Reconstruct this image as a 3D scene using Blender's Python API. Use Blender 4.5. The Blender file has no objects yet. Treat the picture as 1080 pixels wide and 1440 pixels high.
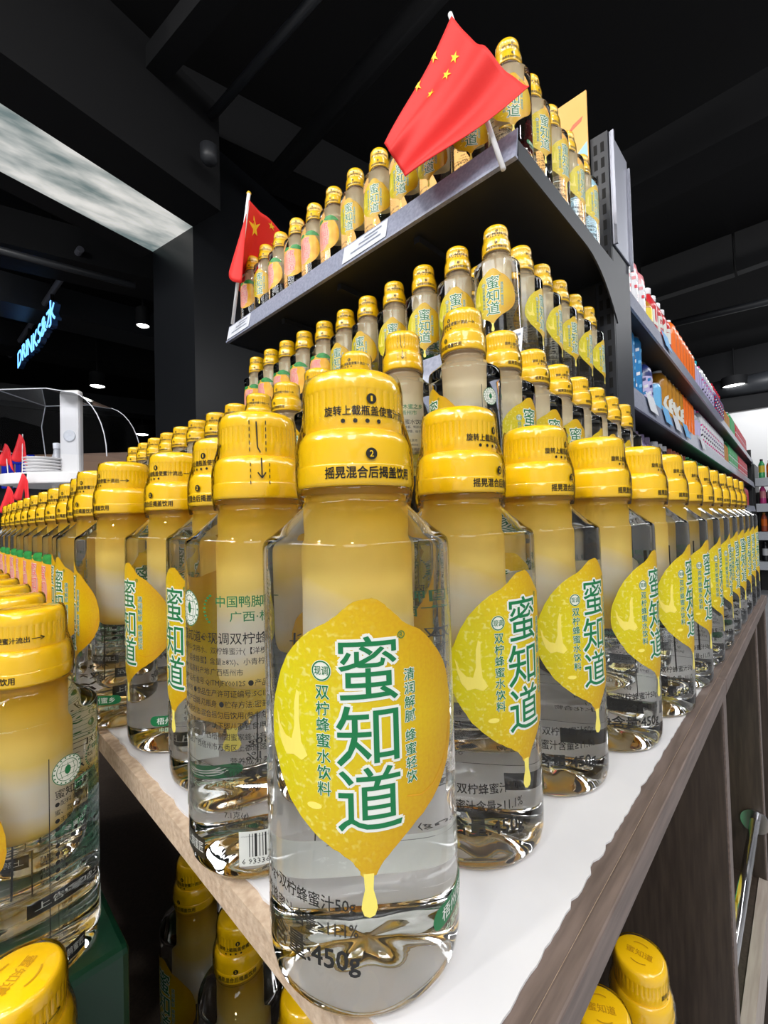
import bpy, bmesh, math, random
from mathutils import Vector, Matrix

random.seed(7)
scn = bpy.context.scene
COL = scn.collection

# ------------------------------------------------------------------ camera
F = 617.0                      # focal length in pixels of the 1080x1440 frame
CX, CY = 540.0, 720.0
CAMZ = 1.0                     # camera height above the floor
YAW, PITCH, ROLL = math.radians(44.0), math.radians(1.3), math.radians(1.55)
FW = Vector((math.cos(YAW) * math.cos(PITCH), math.sin(YAW) * math.cos(PITCH), math.sin(PITCH)))
_r0 = Vector((math.sin(YAW), -math.cos(YAW), 0.0))
_u0 = _r0.cross(FW)
RT = _r0 * math.cos(ROLL) - _u0 * math.sin(ROLL)
UP = _u0 * math.cos(ROLL) + _r0 * math.sin(ROLL)
cam_d = bpy.data.cameras.new('camera')
cam = bpy.data.objects.new('camera', cam_d)
COL.objects.link(cam)
cam_d.sensor_fit = 'HORIZONTAL'
cam_d.sensor_width = 36.0
cam_d.lens = 36.0 * F / 1080.0
cam_d.clip_start = 0.01
cam.matrix_world = Matrix(((RT.x, UP.x, -FW.x, 0), (RT.y, UP.y, -FW.y, 0), (RT.z, UP.z, -FW.z, CAMZ), (0, 0, 0, 1)))
scn.camera = cam

scn.view_settings.view_transform = 'Standard'
scn.view_settings.look = 'None'
scn.view_settings.gamma = 1.0
scn.view_settings.use_curve_mapping = False
scn.view_settings.exposure = 0.12
cy = scn.cycles
cy.max_bounces = 20
cy.diffuse_bounces = 4
cy.glossy_bounces = 6
cy.transmission_bounces = 18
cy.transparent_max_bounces = 24
cy.caustics_reflective = False
cy.caustics_refractive = True
cy.blur_glossy = 0.3
cy.sample_clamp_indirect = 6.0
cy.use_denoising = True

# ------------------------------------------------------------------ world, shop spots and added fill lights
wd = bpy.data.worlds.new('shop_ambient')
scn.world = wd
wd.use_nodes = True
wd.node_tree.nodes['Background'].inputs[0].default_value = (0.8, 0.86, 1.0, 1)
wd.node_tree.nodes['Background'].inputs[1].default_value = 0.05


def area(name, loc, target, size, power, color=(1, 0.96, 0.9), size_y=None, spread=180):
    l = bpy.data.lights.new(name, 'AREA')
    l.energy = power
    l.color = color
    l.spread = math.radians(spread)
    if size_y:
        l.shape = 'RECTANGLE'
        l.size = size
        l.size_y = size_y
    else:
        l.shape = 'DISK'
        l.size = size
    o = bpy.data.objects.new(name, l)
    COL.objects.link(o)
    o.location = loc
    d = Vector(target) - Vector(loc)
    o.rotation_euler = d.to_track_quat('-Z', 'Y').to_euler()
    return o


TGT = (0.35, 0.4, 1.0)
# track spot lights on the ceiling around the display
for i, (lx, ly, lz, pw) in enumerate(((-0.9, -0.7, 3.0, 12), (0.3, -1.4, 3.0, 7), (-1.5, 0.5, 3.0, 12),
                                      (1.4, -1.6, 3.0, 5), (-1.5, 1.9, 3.0, 10),
                                      (-0.5, 0.9, 3.1, 7), (-2.2, -0.2, 3.0, 12), (-0.4, -2.1, 3.0, 8), (0.7, -0.7, 3.2, 4))):
    area('track_spot_light', (lx, ly, lz), TGT, 0.09, pw)
# large ceiling lamps added out of view for soft fill and streak highlights
area('added_fill_light', (-1.9, 0.9, 3.0), (-0.6, 0.6, 0.6), 3.2, 54, (0.97, 0.98, 1), 0.4)
area('added_fill_light', (0.8, -2.0, 3.0), (0.8, -0.8, 0.6), 3.2, 26, (0.97, 0.98, 1), 0.4)
area('added_fill_light', (-2.2, -2.2, 3.2), (-1.6, -1.6, 0.4), 1.6, 60, (0.97, 0.98, 1), 1.6)
area('added_fill_light', (4.2, -1.4, 3.2), (4.0, 0.0, 1.0), 3.6, 36, (0.97, 0.98, 1), 0.3)
area('added_fill_light', (7.6, 0.0, 3.2), (9.0, 0.2, 1.4), 1.6, 40, (0.97, 0.98, 1), 0.4)


# ------------------------------------------------------------------ pixel helpers
def ray(px, py):
    return FW * F + RT * (px - CX) + UP * (CY - py)


def onz(px, py, z):
    d = ray(px, py)
    p = d * (z / d.z)
    return Vector((p.x, p.y, z + CAMZ))


def onx(px, py, x):
    d = ray(px, py)
    p = d * (x / d.x)
    return p + Vector((0, 0, CAMZ))


def ony(px, py, y):
    d = ray(px, py)
    p = d * (y / d.y)
    return p + Vector((0, 0, CAMZ))


def ond(px, py, dep):
    return ray(px, py) * (dep / F) + Vector((0, 0, CAMZ))


# ------------------------------------------------------------------ materials
MATS = {}


def mat(name, color, rough=0.5, metal=0.0, spec=0.5, coat=0.0, trans=0.0, ior=1.45, emit=None, estr=0.0, bump=None, noise=None, transl=0.0):
    """bump=(scale, strength); noise=(scale, colour2, stretch)"""
    m = bpy.data.materials.new(name)
    m.use_nodes = True
    nt = m.node_tree
    b = nt.nodes['Principled BSDF']
    b.inputs['Base Color'].default_value = (*color, 1)
    b.inputs['Roughness'].default_value = rough
    b.inputs['Metallic'].default_value = metal
    b.inputs['Specular IOR Level'].default_value = spec
    b.inputs['Coat Weight'].default_value = coat
    b.inputs['Coat Roughness'].default_value = 0.025
    b.inputs['Transmission Weight'].default_value = trans
    b.inputs['IOR'].default_value = ior
    if emit:
        b.inputs['Emission Color'].default_value = (*emit, 1)
        b.inputs['Emission Strength'].default_value = estr
    tc = None
    if bump or noise:
        tc = nt.nodes.new('ShaderNodeTexCoord')
    if noise:
        mp = nt.nodes.new('ShaderNodeMapping')
        mp.inputs['Scale'].default_value = noise[2] if len(noise) > 2 else (1, 1, 1)
        nt.links.new(tc.outputs['Object'], mp.inputs['Vector'])
        n = nt.nodes.new('ShaderNodeTexNoise')
        n.inputs['Scale'].default_value = noise[0]
        n.inputs['Detail'].default_value = 4
        nt.links.new(mp.outputs['Vector'], n.inputs['Vector'])
        r = nt.nodes.new('ShaderNodeValToRGB')
        r.color_ramp.elements[0].position = 0.35
        r.color_ramp.elements[0].color = (*color, 1)
        r.color_ramp.elements[1].position = 0.65
        r.color_ramp.elements[1].color = (*noise[1], 1)
        nt.links.new(n.outputs['Fac'], r.inputs['Fac'])
        nt.links.new(r.outputs['Color'], b.inputs['Base Color'])
        if emit:
            nt.links.new(r.outputs['Color'], b.inputs['Emission Color'])
    if bump:
        n2 = nt.nodes.new('ShaderNodeTexNoise')
        n2.inputs['Scale'].default_value = bump[0]
        n2.inputs['Detail'].default_value = 2
        nt.links.new(tc.outputs['Object'], n2.inputs['Vector'])
        bp = nt.nodes.new('ShaderNodeBump')
        bp.inputs['Strength'].default_value = bump[1]
        bp.inputs['Distance'].default_value = 0.001
        nt.links.new(n2.outputs['Fac'], bp.inputs['Height'])
        if coat:
            nt.links.new(bp.outputs['Normal'], b.inputs['Coat Normal'])
        else:
            nt.links.new(bp.outputs['Normal'], b.inputs['Normal'])
    if transl:
        out = nt.nodes['Material Output']
        mx = nt.nodes.new('ShaderNodeMixShader')
        mx.inputs[0].default_value = transl
        t = nt.nodes.new('ShaderNodeBsdfTranslucent')
        t.inputs[0].default_value = (*color, 1)
        nt.links.new(b.outputs[0], mx.inputs[1])
        nt.links.new(t.outputs[0], mx.inputs[2])
        nt.links.new(mx.outputs[0], out.inputs[0])
    MATS[name] = m
    return m


mat('water_pet', (0.985, 0.992, 0.985), 0.0, trans=1.0, ior=1.33)
mat('cap_yellow', (0.88, 0.52, 0.003), 0.28, coat=1.0, bump=(130, 0.9))
mat('cap_emboss', (0.48, 0.25, 0.002), 0.5)
mat('ink_black', (0.008, 0.008, 0.008), 0.45)
mat('ink_green', (0.002, 0.15, 0.045), 0.45)
mat('ink_white', (0.86, 0.88, 0.84), 0.5, transl=0.3)
mat('ink_pale_green', (0.42, 0.60, 0.46), 0.5)
mat('ink_yellow', (0.89, 0.56, 0.004), 0.5)
mat('ink_pink', (0.85, 0.22, 0.20), 0.5, transl=0.2)
mat('print_splash', (0.93, 0.80, 0.16), 0.4, transl=0.2)
mat('print_dark_line', (0.62, 0.30, 0.004), 0.4)
mat('print_leaf', (0.015, 0.17, 0.03), 0.45, noise=(200, (0.03, 0.30, 0.06)))
mat('print_pomelo', (0.90, 0.42, 0.02), 0.4, noise=(60, (0.95, 0.58, 0.06)), transl=0.2)
mat('print_pomelo_flesh', (0.90, 0.45, 0.33), 0.4, noise=(90, (0.88, 0.34, 0.22)), transl=0.2)
mat('white_paper', (0.68, 0.68, 0.70), 0.5, noise=(14, (0.62, 0.62, 0.65)))
mat('chipboard', (0.42, 0.31, 0.22), 0.8, noise=(300, (0.55, 0.43, 0.32)), bump=(400, 0.5))
mat('brown_edge', (0.105, 0.078, 0.068), 0.5, noise=(30, (0.16, 0.12, 0.105), (1, 12, 12)))
mat('dark_wood', (0.030, 0.021, 0.016), 0.5, noise=(40, (0.050, 0.036, 0.027), (8, 8, 0.6)))
mat('pale_wood', (0.30, 0.25, 0.22), 0.6, noise=(30, (0.38, 0.33, 0.29), (0.6, 8, 8)))
mat('shelf_black', (0.014, 0.015, 0.018), 0.42)
mat('post_grey', (0.020, 0.023, 0.030), 0.45)
mat('slot_black', (0.003, 0.003, 0.003), 0.8)
mat('rail_grey', (0.22, 0.24, 0.32), 0.4, coat=0.3, noise=(30, (0.30, 0.32, 0.42), (6, 6, 6)))
mat('aluminium', (0.27, 0.28, 0.33), 0.4, metal=0.7)
mat('tag_white', (0.62, 0.65, 0.72), 0.4, noise=(120, (0.72, 0.75, 0.80)))
mat('tag_ink', (0.22, 0.25, 0.33), 0.5)
mat('tag_blue', (0.16, 0.45, 0.80), 0.4)
mat('flag_red', (0.84, 0.030, 0.026), 0.6, transl=0.15, bump=(900, 0.25))
mat('flag_yellow', (0.95, 0.62, 0.03), 0.6)
mat('white_plastic', (0.78, 0.78, 0.80), 0.35)
mat('chrome', (0.62, 0.62, 0.64), 0.15, metal=1.0)
mat('green_carton', (0.002, 0.036, 0.016), 0.3)
mat('poster_orange', (0.86, 0.46, 0.12), 0.5, noise=(6, (0.90, 0.52, 0.16)))
mat('poster_blue', (0.36, 0.62, 0.78), 0.5)
mat('poster_red', (0.75, 0.16, 0.08), 0.5)
mat('poster_cream', (0.85, 0.66, 0.36), 0.5, noise=(60, (0.62, 0.36, 0.12)))
mat('poster_ice', (0.75, 0.86, 0.92), 0.5, noise=(70, (0.45, 0.72, 0.86)))
mat('poster_brown', (0.30, 0.12, 0.07), 0.5)
mat('ceiling_black', (0.0035, 0.0035, 0.0042), 0.8, spec=0.3)
mat('beam_black', (0.0042, 0.0045, 0.0055), 0.75, spec=0.3)
mat('duct_grey', (0.022, 0.024, 0.028), 0.45)
mat('bulkhead', (0.012, 0.0125, 0.014), 0.6)
mat('pier_black', (0.007, 0.008, 0.010), 0.35)
mat('floor_grey', (0.46, 0.47, 0.49), 0.3, noise=(3, (0.52, 0.53, 0.55)))
mat('wall_white', (0.80, 0.80, 0.80), 0.7)
mat('lamp_glow', (1, 1, 1), 0.5, emit=(1, 0.98, 0.93), estr=14)
mat('neon_blue', (0.25, 0.6, 1.0), 0.4, emit=(0.22, 0.58, 1.0), estr=1.2)
mat('neon_side', (0.02, 0.06, 0.16), 0.3)
mat('reflection_glow', (0.13, 0.17, 0.17), 0.25, emit=(0.5, 0.5, 0.5), estr=1.0, noise=(3.6, (0.62, 0.61, 0.58), (0.9, 2.2, 1)))  # mottled emission painted in for what the soffit glass reflects
mat('red_fabric', (0.75, 0.02, 0.03), 0.6)
mat('blue_plastic', (0.01, 0.03, 0.55), 0.4)
mat('peach_board', (0.55, 0.36, 0.26), 0.6)


def acrylic():
    m = bpy.data.materials.new('clear_acrylic')
    m.use_nodes = True
    nt = m.node_tree
    nt.nodes.remove(nt.nodes['Principled BSDF'])
    out = nt.nodes['Material Output']
    t = nt.nodes.new('ShaderNodeBsdfTransparent')
    t.inputs[0].default_value = (0.93, 0.94, 0.96, 1)
    g = nt.nodes.new('ShaderNodeBsdfGlossy')
    g.inputs['Roughness'].default_value = 0.05
    lw = nt.nodes.new('ShaderNodeLayerWeight')
    lw.inputs[0].default_value = 0.16
    mx = nt.nodes.new('ShaderNodeMixShader')
    nt.links.new(lw.outputs['Fresnel'], mx.inputs[0])
    nt.links.new(t.outputs[0], mx.inputs[1])
    nt.links.new(g.outputs[0], mx.inputs[2])
    nt.links.new(mx.outputs[0], out.inputs[0])
    MATS['clear_acrylic'] = m


acrylic()


def film():
    m = bpy.data.materials.new('shrink_film')
    m.use_nodes = True
    nt = m.node_tree
    nt.nodes.remove(nt.nodes['Principled BSDF'])
    t = nt.nodes.new('ShaderNodeBsdfTransparent')
    t.inputs[0].default_value = (0.985, 0.985, 0.985, 1)
    g = nt.nodes.new('ShaderNodeBsdfGlossy')
    g.inputs['Roughness'].default_value = 0.04
    tc = nt.nodes.new('ShaderNodeTexCoord')
    n = nt.nodes.new('ShaderNodeTexNoise')
    n.inputs['Scale'].default_value = 190
    n.inputs['Detail'].default_value = 2
    n.inputs['Distortion'].default_value = 0.8
    bp = nt.nodes.new('ShaderNodeBump')
    bp.inputs['Strength'].default_value = 0.75
    bp.inputs['Distance'].default_value = 0.0012
    lw = nt.nodes.new('ShaderNodeLayerWeight')
    lw.inputs[0].default_value = 0.10
    mx = nt.nodes.new('ShaderNodeMixShader')
    nt.links.new(tc.outputs['Object'], n.inputs['Vector'])
    nt.links.new(n.outputs['Fac'], bp.inputs['Height'])
    nt.links.new(bp.outputs['Normal'], g.inputs['Normal'])
    nt.links.new(lw.outputs['Fresnel'], mx.inputs[0])
    nt.links.new(t.outputs[0], mx.inputs[1])
    nt.links.new(g.outputs[0], mx.inputs[2])
    nt.links.new(mx.outputs[0], nt.nodes['Material Output'].inputs[0])
    MATS['shrink_film'] = m


film()


def chamber_material(name, pale):
    """milky honey cartridge: deep yellow juice in the neck, paler below, frosted foam patch"""
    m = bpy.data.materials.new(name)
    m.use_nodes = True
    nt = m.node_tree
    b = nt.nodes['Principled BSDF']
    b.inputs['Roughness'].default_value = 0.4
    tc = nt.nodes.new('ShaderNodeTexCoord')
    sp = nt.nodes.new('ShaderNodeSeparateXYZ')
    nt.links.new(tc.outputs['Object'], sp.inputs[0])
    n = nt.nodes.new('ShaderNodeTexNoise')
    n.inputs['Scale'].default_value = 22
    nt.links.new(tc.outputs['Object'], n.inputs['Vector'])
    ma = nt.nodes.new('ShaderNodeMath')
    ma.operation = 'MULTIPLY_ADD'
    ma.inputs[1].default_value = 0.012
    nt.links.new(n.outputs['Fac'], ma.inputs[0])
    nt.links.new(sp.outputs['Z'], ma.inputs[2])
    # slanted juice level
    m2 = nt.nodes.new('ShaderNodeMath')
    m2.operation = 'MULTIPLY_ADD'
    m2.inputs[1].default_value = 0.5
    nt.links.new(sp.outputs['Y'], m2.inputs[0])
    nt.links.new(ma.outputs[0], m2.inputs[2])
    mr = nt.nodes.new('ShaderNodeMapRange')
    mr.inputs[1].default_value = 0.07
    mr.inputs[2].default_value = 0.17
    nt.links.new(m2.outputs[0], mr.inputs[0])
    r = nt.nodes.new('ShaderNodeValToRGB')
    cr = r.color_ramp
    cr.elements[0].position = 0.0
    cr.elements[0].color = (0.90, 0.66, 0.15, 1)
    cr.elements[1].position = 1.0
    cr.elements[1].color = (0.94, 0.52, 0.012, 1)
    for p, c in ((0.16, (0.93, 0.74, 0.24, 1)), (0.27, (0.95, 0.93, 0.86, 1)), (0.41, (0.95, 0.92, 0.78, 1)), (0.54, (0.95, 0.74, 0.20, 1)), (0.82, (0.95, 0.60, 0.04, 1))):
        e = cr.elements.new(p)
        e.color = c
    for e in cr.elements:                   # paled by light shining through, painted into the colour
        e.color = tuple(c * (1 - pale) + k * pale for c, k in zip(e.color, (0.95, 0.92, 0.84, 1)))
    nt.links.new(mr.outputs[0], r.inputs['Fac'])
    nt.links.new(r.outputs['Color'], b.inputs['Base Color'])
    t = nt.nodes.new('ShaderNodeBsdfTranslucent')
    nt.links.new(r.outputs['Color'], t.inputs[0])
    mx = nt.nodes.new('ShaderNodeMixShader')
    mx.inputs[0].default_value = 0.35
    nt.links.new(b.outputs[0], mx.inputs[1])
    nt.links.new(t.outputs[0], mx.inputs[2])
    nt.links.new(mx.outputs[0], nt.nodes['Material Output'].inputs[0])
    MATS[name] = m


chamber_material('honey_juice', 0.0)
chamber_material('honey_juice_backlit', 0.6)  # copy for raised bottles, with light through the juice painted in


def lemon_material():
    """printed lemon: clear yellow on its left cheek running to orange on its right and at the tips"""
    m = bpy.data.materials.new('print_lemon')
    m.use_nodes = True
    nt = m.node_tree
    b = nt.nodes['Principled BSDF']
    b.inputs['Roughness'].default_value = 0.38
    uv = nt.nodes.new('ShaderNodeUVMap')
    uv.uv_map = 'UVMap'
    sp = nt.nodes.new('ShaderNodeSeparateXYZ')
    nt.links.new(uv.outputs[0], sp.inputs[0])
    # u in metres along the arc, v in metres up the bottle
    n = nt.nodes.new('ShaderNodeTexNoise')
    n.inputs['Scale'].default_value = 900
    n.inputs['Detail'].default_value = 3
    nt.links.new(uv.outputs[0], n.inputs['Vector'])
    dx = nt.nodes.new('ShaderNodeMath')
    dx.operation = 'MULTIPLY_ADD'
    dx.inputs[1].default_value = 11.0
    dx.inputs[2].default_value = 0.20
    nt.links.new(sp.outputs['X'], dx.inputs[0])
    dv = nt.nodes.new('ShaderNodeMath')
    dv.operation = 'SUBTRACT'
    dv.inputs[1].default_value = 0.085
    nt.links.new(sp.outputs['Y'], dv.inputs[0])
    ab = nt.nodes.new('ShaderNodeMath')
    ab.operation = 'ABSOLUTE'
    nt.links.new(dv.outputs[0], ab.inputs[0])
    sq = nt.nodes.new('ShaderNodeMath')
    sq.operation = 'MULTIPLY_ADD'
    sq.inputs[1].default_value = 9.0
    nt.links.new(ab.outputs[0], sq.inputs[0])
    nt.links.new(dx.outputs[0], sq.inputs[2])
    ad = nt.nodes.new('ShaderNodeMath')
    ad.operation = 'MULTIPLY_ADD'
    ad.inputs[1].default_value = 0.30
    nt.links.new(n.outputs['Fac'], ad.inputs[0])
    nt.links.new(sq.outputs[0], ad.inputs[2])
    r = nt.nodes.new('ShaderNodeValToRGB')
    cr = r.color_ramp
    cr.elements[0].position = 0.18
    cr.elements[0].color = (0.74, 0.65, 0.006, 1)
    cr.elements[1].position = 0.98
    cr.elements[1].color = (0.58, 0.25, 0.003, 1)
    e = cr.elements.new(0.55)
    e.color = (0.70, 0.47, 0.005, 1)
    nt.links.new(ad.outputs[0], r.inputs['Fac'])
    # pale pores of the peel on the left cheek
    n2 = nt.nodes.new('ShaderNodeTexNoise')
    n2.inputs['Scale'].default_value = 520
    n2.inputs['Detail'].default_value = 1
    nt.links.new(uv.outputs[0], n2.inputs['Vector'])
    pr = nt.nodes.new('ShaderNodeMapRange')
    pr.inputs[1].default_value = 0.56
    pr.inputs[2].default_value = 0.68
    nt.links.new(n2.outputs['Fac'], pr.inputs[0])
    lf = nt.nodes.new('ShaderNodeMapRange')
    lf.inputs[1].default_value = 0.006
    lf.inputs[2].default_value = -0.016
    lf.inputs[4].default_value = 0.6
    nt.links.new(sp.outputs['X'], lf.inputs[0])
    mu = nt.nodes.new('ShaderNodeMath')
    mu.operation = 'MULTIPLY'
    nt.links.new(pr.outputs[0], mu.inputs[0])
    nt.links.new(lf.outputs[0], mu.inputs[1])
    mc = nt.nodes.new('ShaderNodeMix')
    mc.data_type = 'RGBA'
    mc.inputs[7].default_value = (0.86, 0.80, 0.22, 1)
    nt.links.new(mu.outputs[0], mc.inputs[0])
    nt.links.new(r.outputs['Color'], mc.inputs[6])
    nt.links.new(mc.outputs[2], b.inputs['Base Color'])
    t = nt.nodes.new('ShaderNodeBsdfTranslucent')
    nt.links.new(mc.outputs[2], t.inputs[0])
    mx = nt.nodes.new('ShaderNodeMixShader')
    mx.inputs[0].default_value = 0.25
    nt.links.new(b.outputs[0], mx.inputs[1])
    nt.links.new(t.outputs[0], mx.inputs[2])
    nt.links.new(mx.outputs[0], nt.nodes['Material Output'].inputs[0])
    MATS['print_lemon'] = m


lemon_material()


# ------------------------------------------------------------------ mesh helpers
def to_mesh(name, verts, faces, mats, smooth=False, midx=None):
    me = bpy.data.meshes.new(name)
    me.from_pydata([tuple(v) for v in verts], [], faces)
    for m in (mats if isinstance(mats, (list, tuple)) else [mats]):
        me.materials.append(MATS[m])
    if midx:
        me.polygons.foreach_set('material_index', midx)
    if smooth:
        me.polygons.foreach_set('use_smooth', [True] * len(me.polygons))
    me.update()
    return me


def obj(name, me, parent=None, loc=None, rotz=None):
    o = bpy.data.objects.new(name, me)
    COL.objects.link(o)
    if parent:
        o.parent = parent
    if loc is not None:
        o.location = loc
    if rotz is not None:
        o.rotation_euler = (0, 0, rotz)
    return o


def tag(o, label=None, cat=None, group=None, kind=None):
    if label:
        o['label'] = label
    if cat:
        o['category'] = cat
    if group:
        o['group'] = group
    if kind:
        o['kind'] = kind
    return o


def thing(name, label, cat, loc=(0, 0, 0), rotz=0, group=None):
    o = obj(name, None, None, loc, rotz)
    o.empty_display_size = 0.05
    return tag(o, label, cat, group)


class MB:
    """collects simple shapes; build() makes one mesh"""
    def __init__(self):
        self.v, self.f = [], []

    def add(self, v, f):
        n = len(self.v)
        self.v += [Vector(x) for x in v]
        self.f += [tuple(i + n for i in g) for g in f]
        return self

    def box(self, x0, x1, y0, y1, z0, z1):
        v = [(x, y, z) for z in (z0, z1) for y in (y0, y1) for x in (x0, x1)]
        return self.add(v, [(0, 2, 3, 1), (4, 5, 7, 6), (0, 1, 5, 4), (2, 6, 7, 3), (0, 4, 6, 2), (1, 3, 7, 5)])

    def obox(self, c, ax, ay, az):
        """box at centre c with half-axis vectors"""
        c, ax, ay, az = Vector(c), Vector(ax), Vector(ay), Vector(az)
        v = [c + ax * i + ay * j + az * k for k in (-1, 1) for j in (-1, 1) for i in (-1, 1)]
        return self.add(v, [(0, 2, 3, 1), (4, 5, 7, 6), (0, 1, 5, 4), (2, 6, 7, 3), (0, 4, 6, 2), (1, 3, 7, 5)])

    def tube(self, a, b, r, seg=12, r2=None):
        a, b = Vector(a), Vector(b)
        d = (b - a).normalized()
        x = d.orthogonal().normalized()
        y = d.cross(x)
        r2 = r if r2 is None else r2
        v = []
        for p, rr in ((a, r), (b, r2)):
            v += [p + (x * math.cos(2 * math.pi * i / seg) + y * math.sin(2 * math.pi * i / seg)) * rr for i in range(seg)]
        f = [(i, (i + 1) % seg, seg + (i + 1) % seg, seg + i) for i in range(seg)]
        f += [tuple(range(seg - 1, -1, -1)), tuple(range(seg, 2 * seg))]
        return self.add(v, f)

    def prism(self, pts, ext):
        """polygon pts (3D, planar) extruded by vector ext"""
        n = len(pts)
        e = Vector(ext)
        v = [Vector(p) for p in pts] + [Vector(p) + e for p in pts]
        f = [tuple(range(n - 1, -1, -1)), tuple(range(n, 2 * n))] + [(i, (i + 1) % n, n + (i + 1) % n, n + i) for i in range(n)]
        return self.add(v, f)

    def build(self, name, m, parent=None, bevel=0.0, smooth=False, loc=None, rotz=None):
        me = to_mesh(name, self.v, self.f, m, smooth)
        bm = bmesh.new()
        bm.from_mesh(me)
        bmesh.ops.recalc_face_normals(bm, faces=bm.faces)
        if bevel:
            bmesh.ops.bevel(bm, geom=list(bm.edges), offset=bevel, segments=2, affect='EDGES', profile=0.5)
        bm.to_mesh(me)
        bm.free()
        return obj(name, me, parent, loc, rotz)


def lathe(prof, seg=48, mod=None):
    """closed surface of revolution; first and last point on the axis if r == 0"""
    v, f = [], []
    rings = []
    for r, z in prof:
        if r <= 1e-7:
            rings.append([len(v)])
            v.append((0, 0, z))
        else:
            ids = []
            for i in range(seg):
                a = 2 * math.pi * i / seg
                rr, zz = (r, z) if mod is None else mod(r, z, a)
                ids.append(len(v))
                v.append((rr * math.cos(a), rr * math.sin(a), zz))
            rings.append(ids)
    for a, b in zip(rings[:-1], rings[1:]):
        if len(a) == 1 and len(b) == 1:
            continue
        for i in range(seg):
            j = (i + 1) % seg
            if len(a) == 1:
                f.append((a[0], b[j], b[i]))
            elif len(b) == 1:
                f.append((a[i], a[j], b[0]))
            else:
                f.append((a[i], a[j], b[j], b[i]))
    return v, f


def sharp_smooth(me, ang=35):
    me.polygons.foreach_set('use_smooth', [True] * len(me.polygons))
    bm = bmesh.new()
    bm.from_mesh(me)
    lim = math.radians(ang)
    for e in bm.edges:
        if len(e.link_faces) == 2 and e.calc_face_angle(0) > lim:
            e.smooth = False
    bm.to_mesh(me)
    bm.free()


# ------------------------------------------------------------------ lettering
_txt = {}


def glyphs(body, bold=0.0, res=2):
    """flat triangles of a line of text, in font units (1 em), cached"""
    key = (body, bold, res)
    if key not in _txt:
        c = bpy.data.curves.new('lettering', 'FONT')
        c.body = body
        c.resolution_u = res
        c.offset = bold
        o = bpy.data.objects.new('lettering', c)
        COL.objects.link(o)
        dg = bpy.context.evaluated_depsgraph_get()
        me = bpy.data.meshes.new_from_object(o.evaluated_get(dg))
        v = [(p.co.x, p.co.y) for p in me.vertices]
        f = [tuple(p.vertices) for p in me.polygons]
        bpy.data.objects.remove(o)
        bpy.data.curves.remove(c)
        bpy.data.meshes.remove(me)
        _txt[key] = (v, f)
    return _txt[key]


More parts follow.
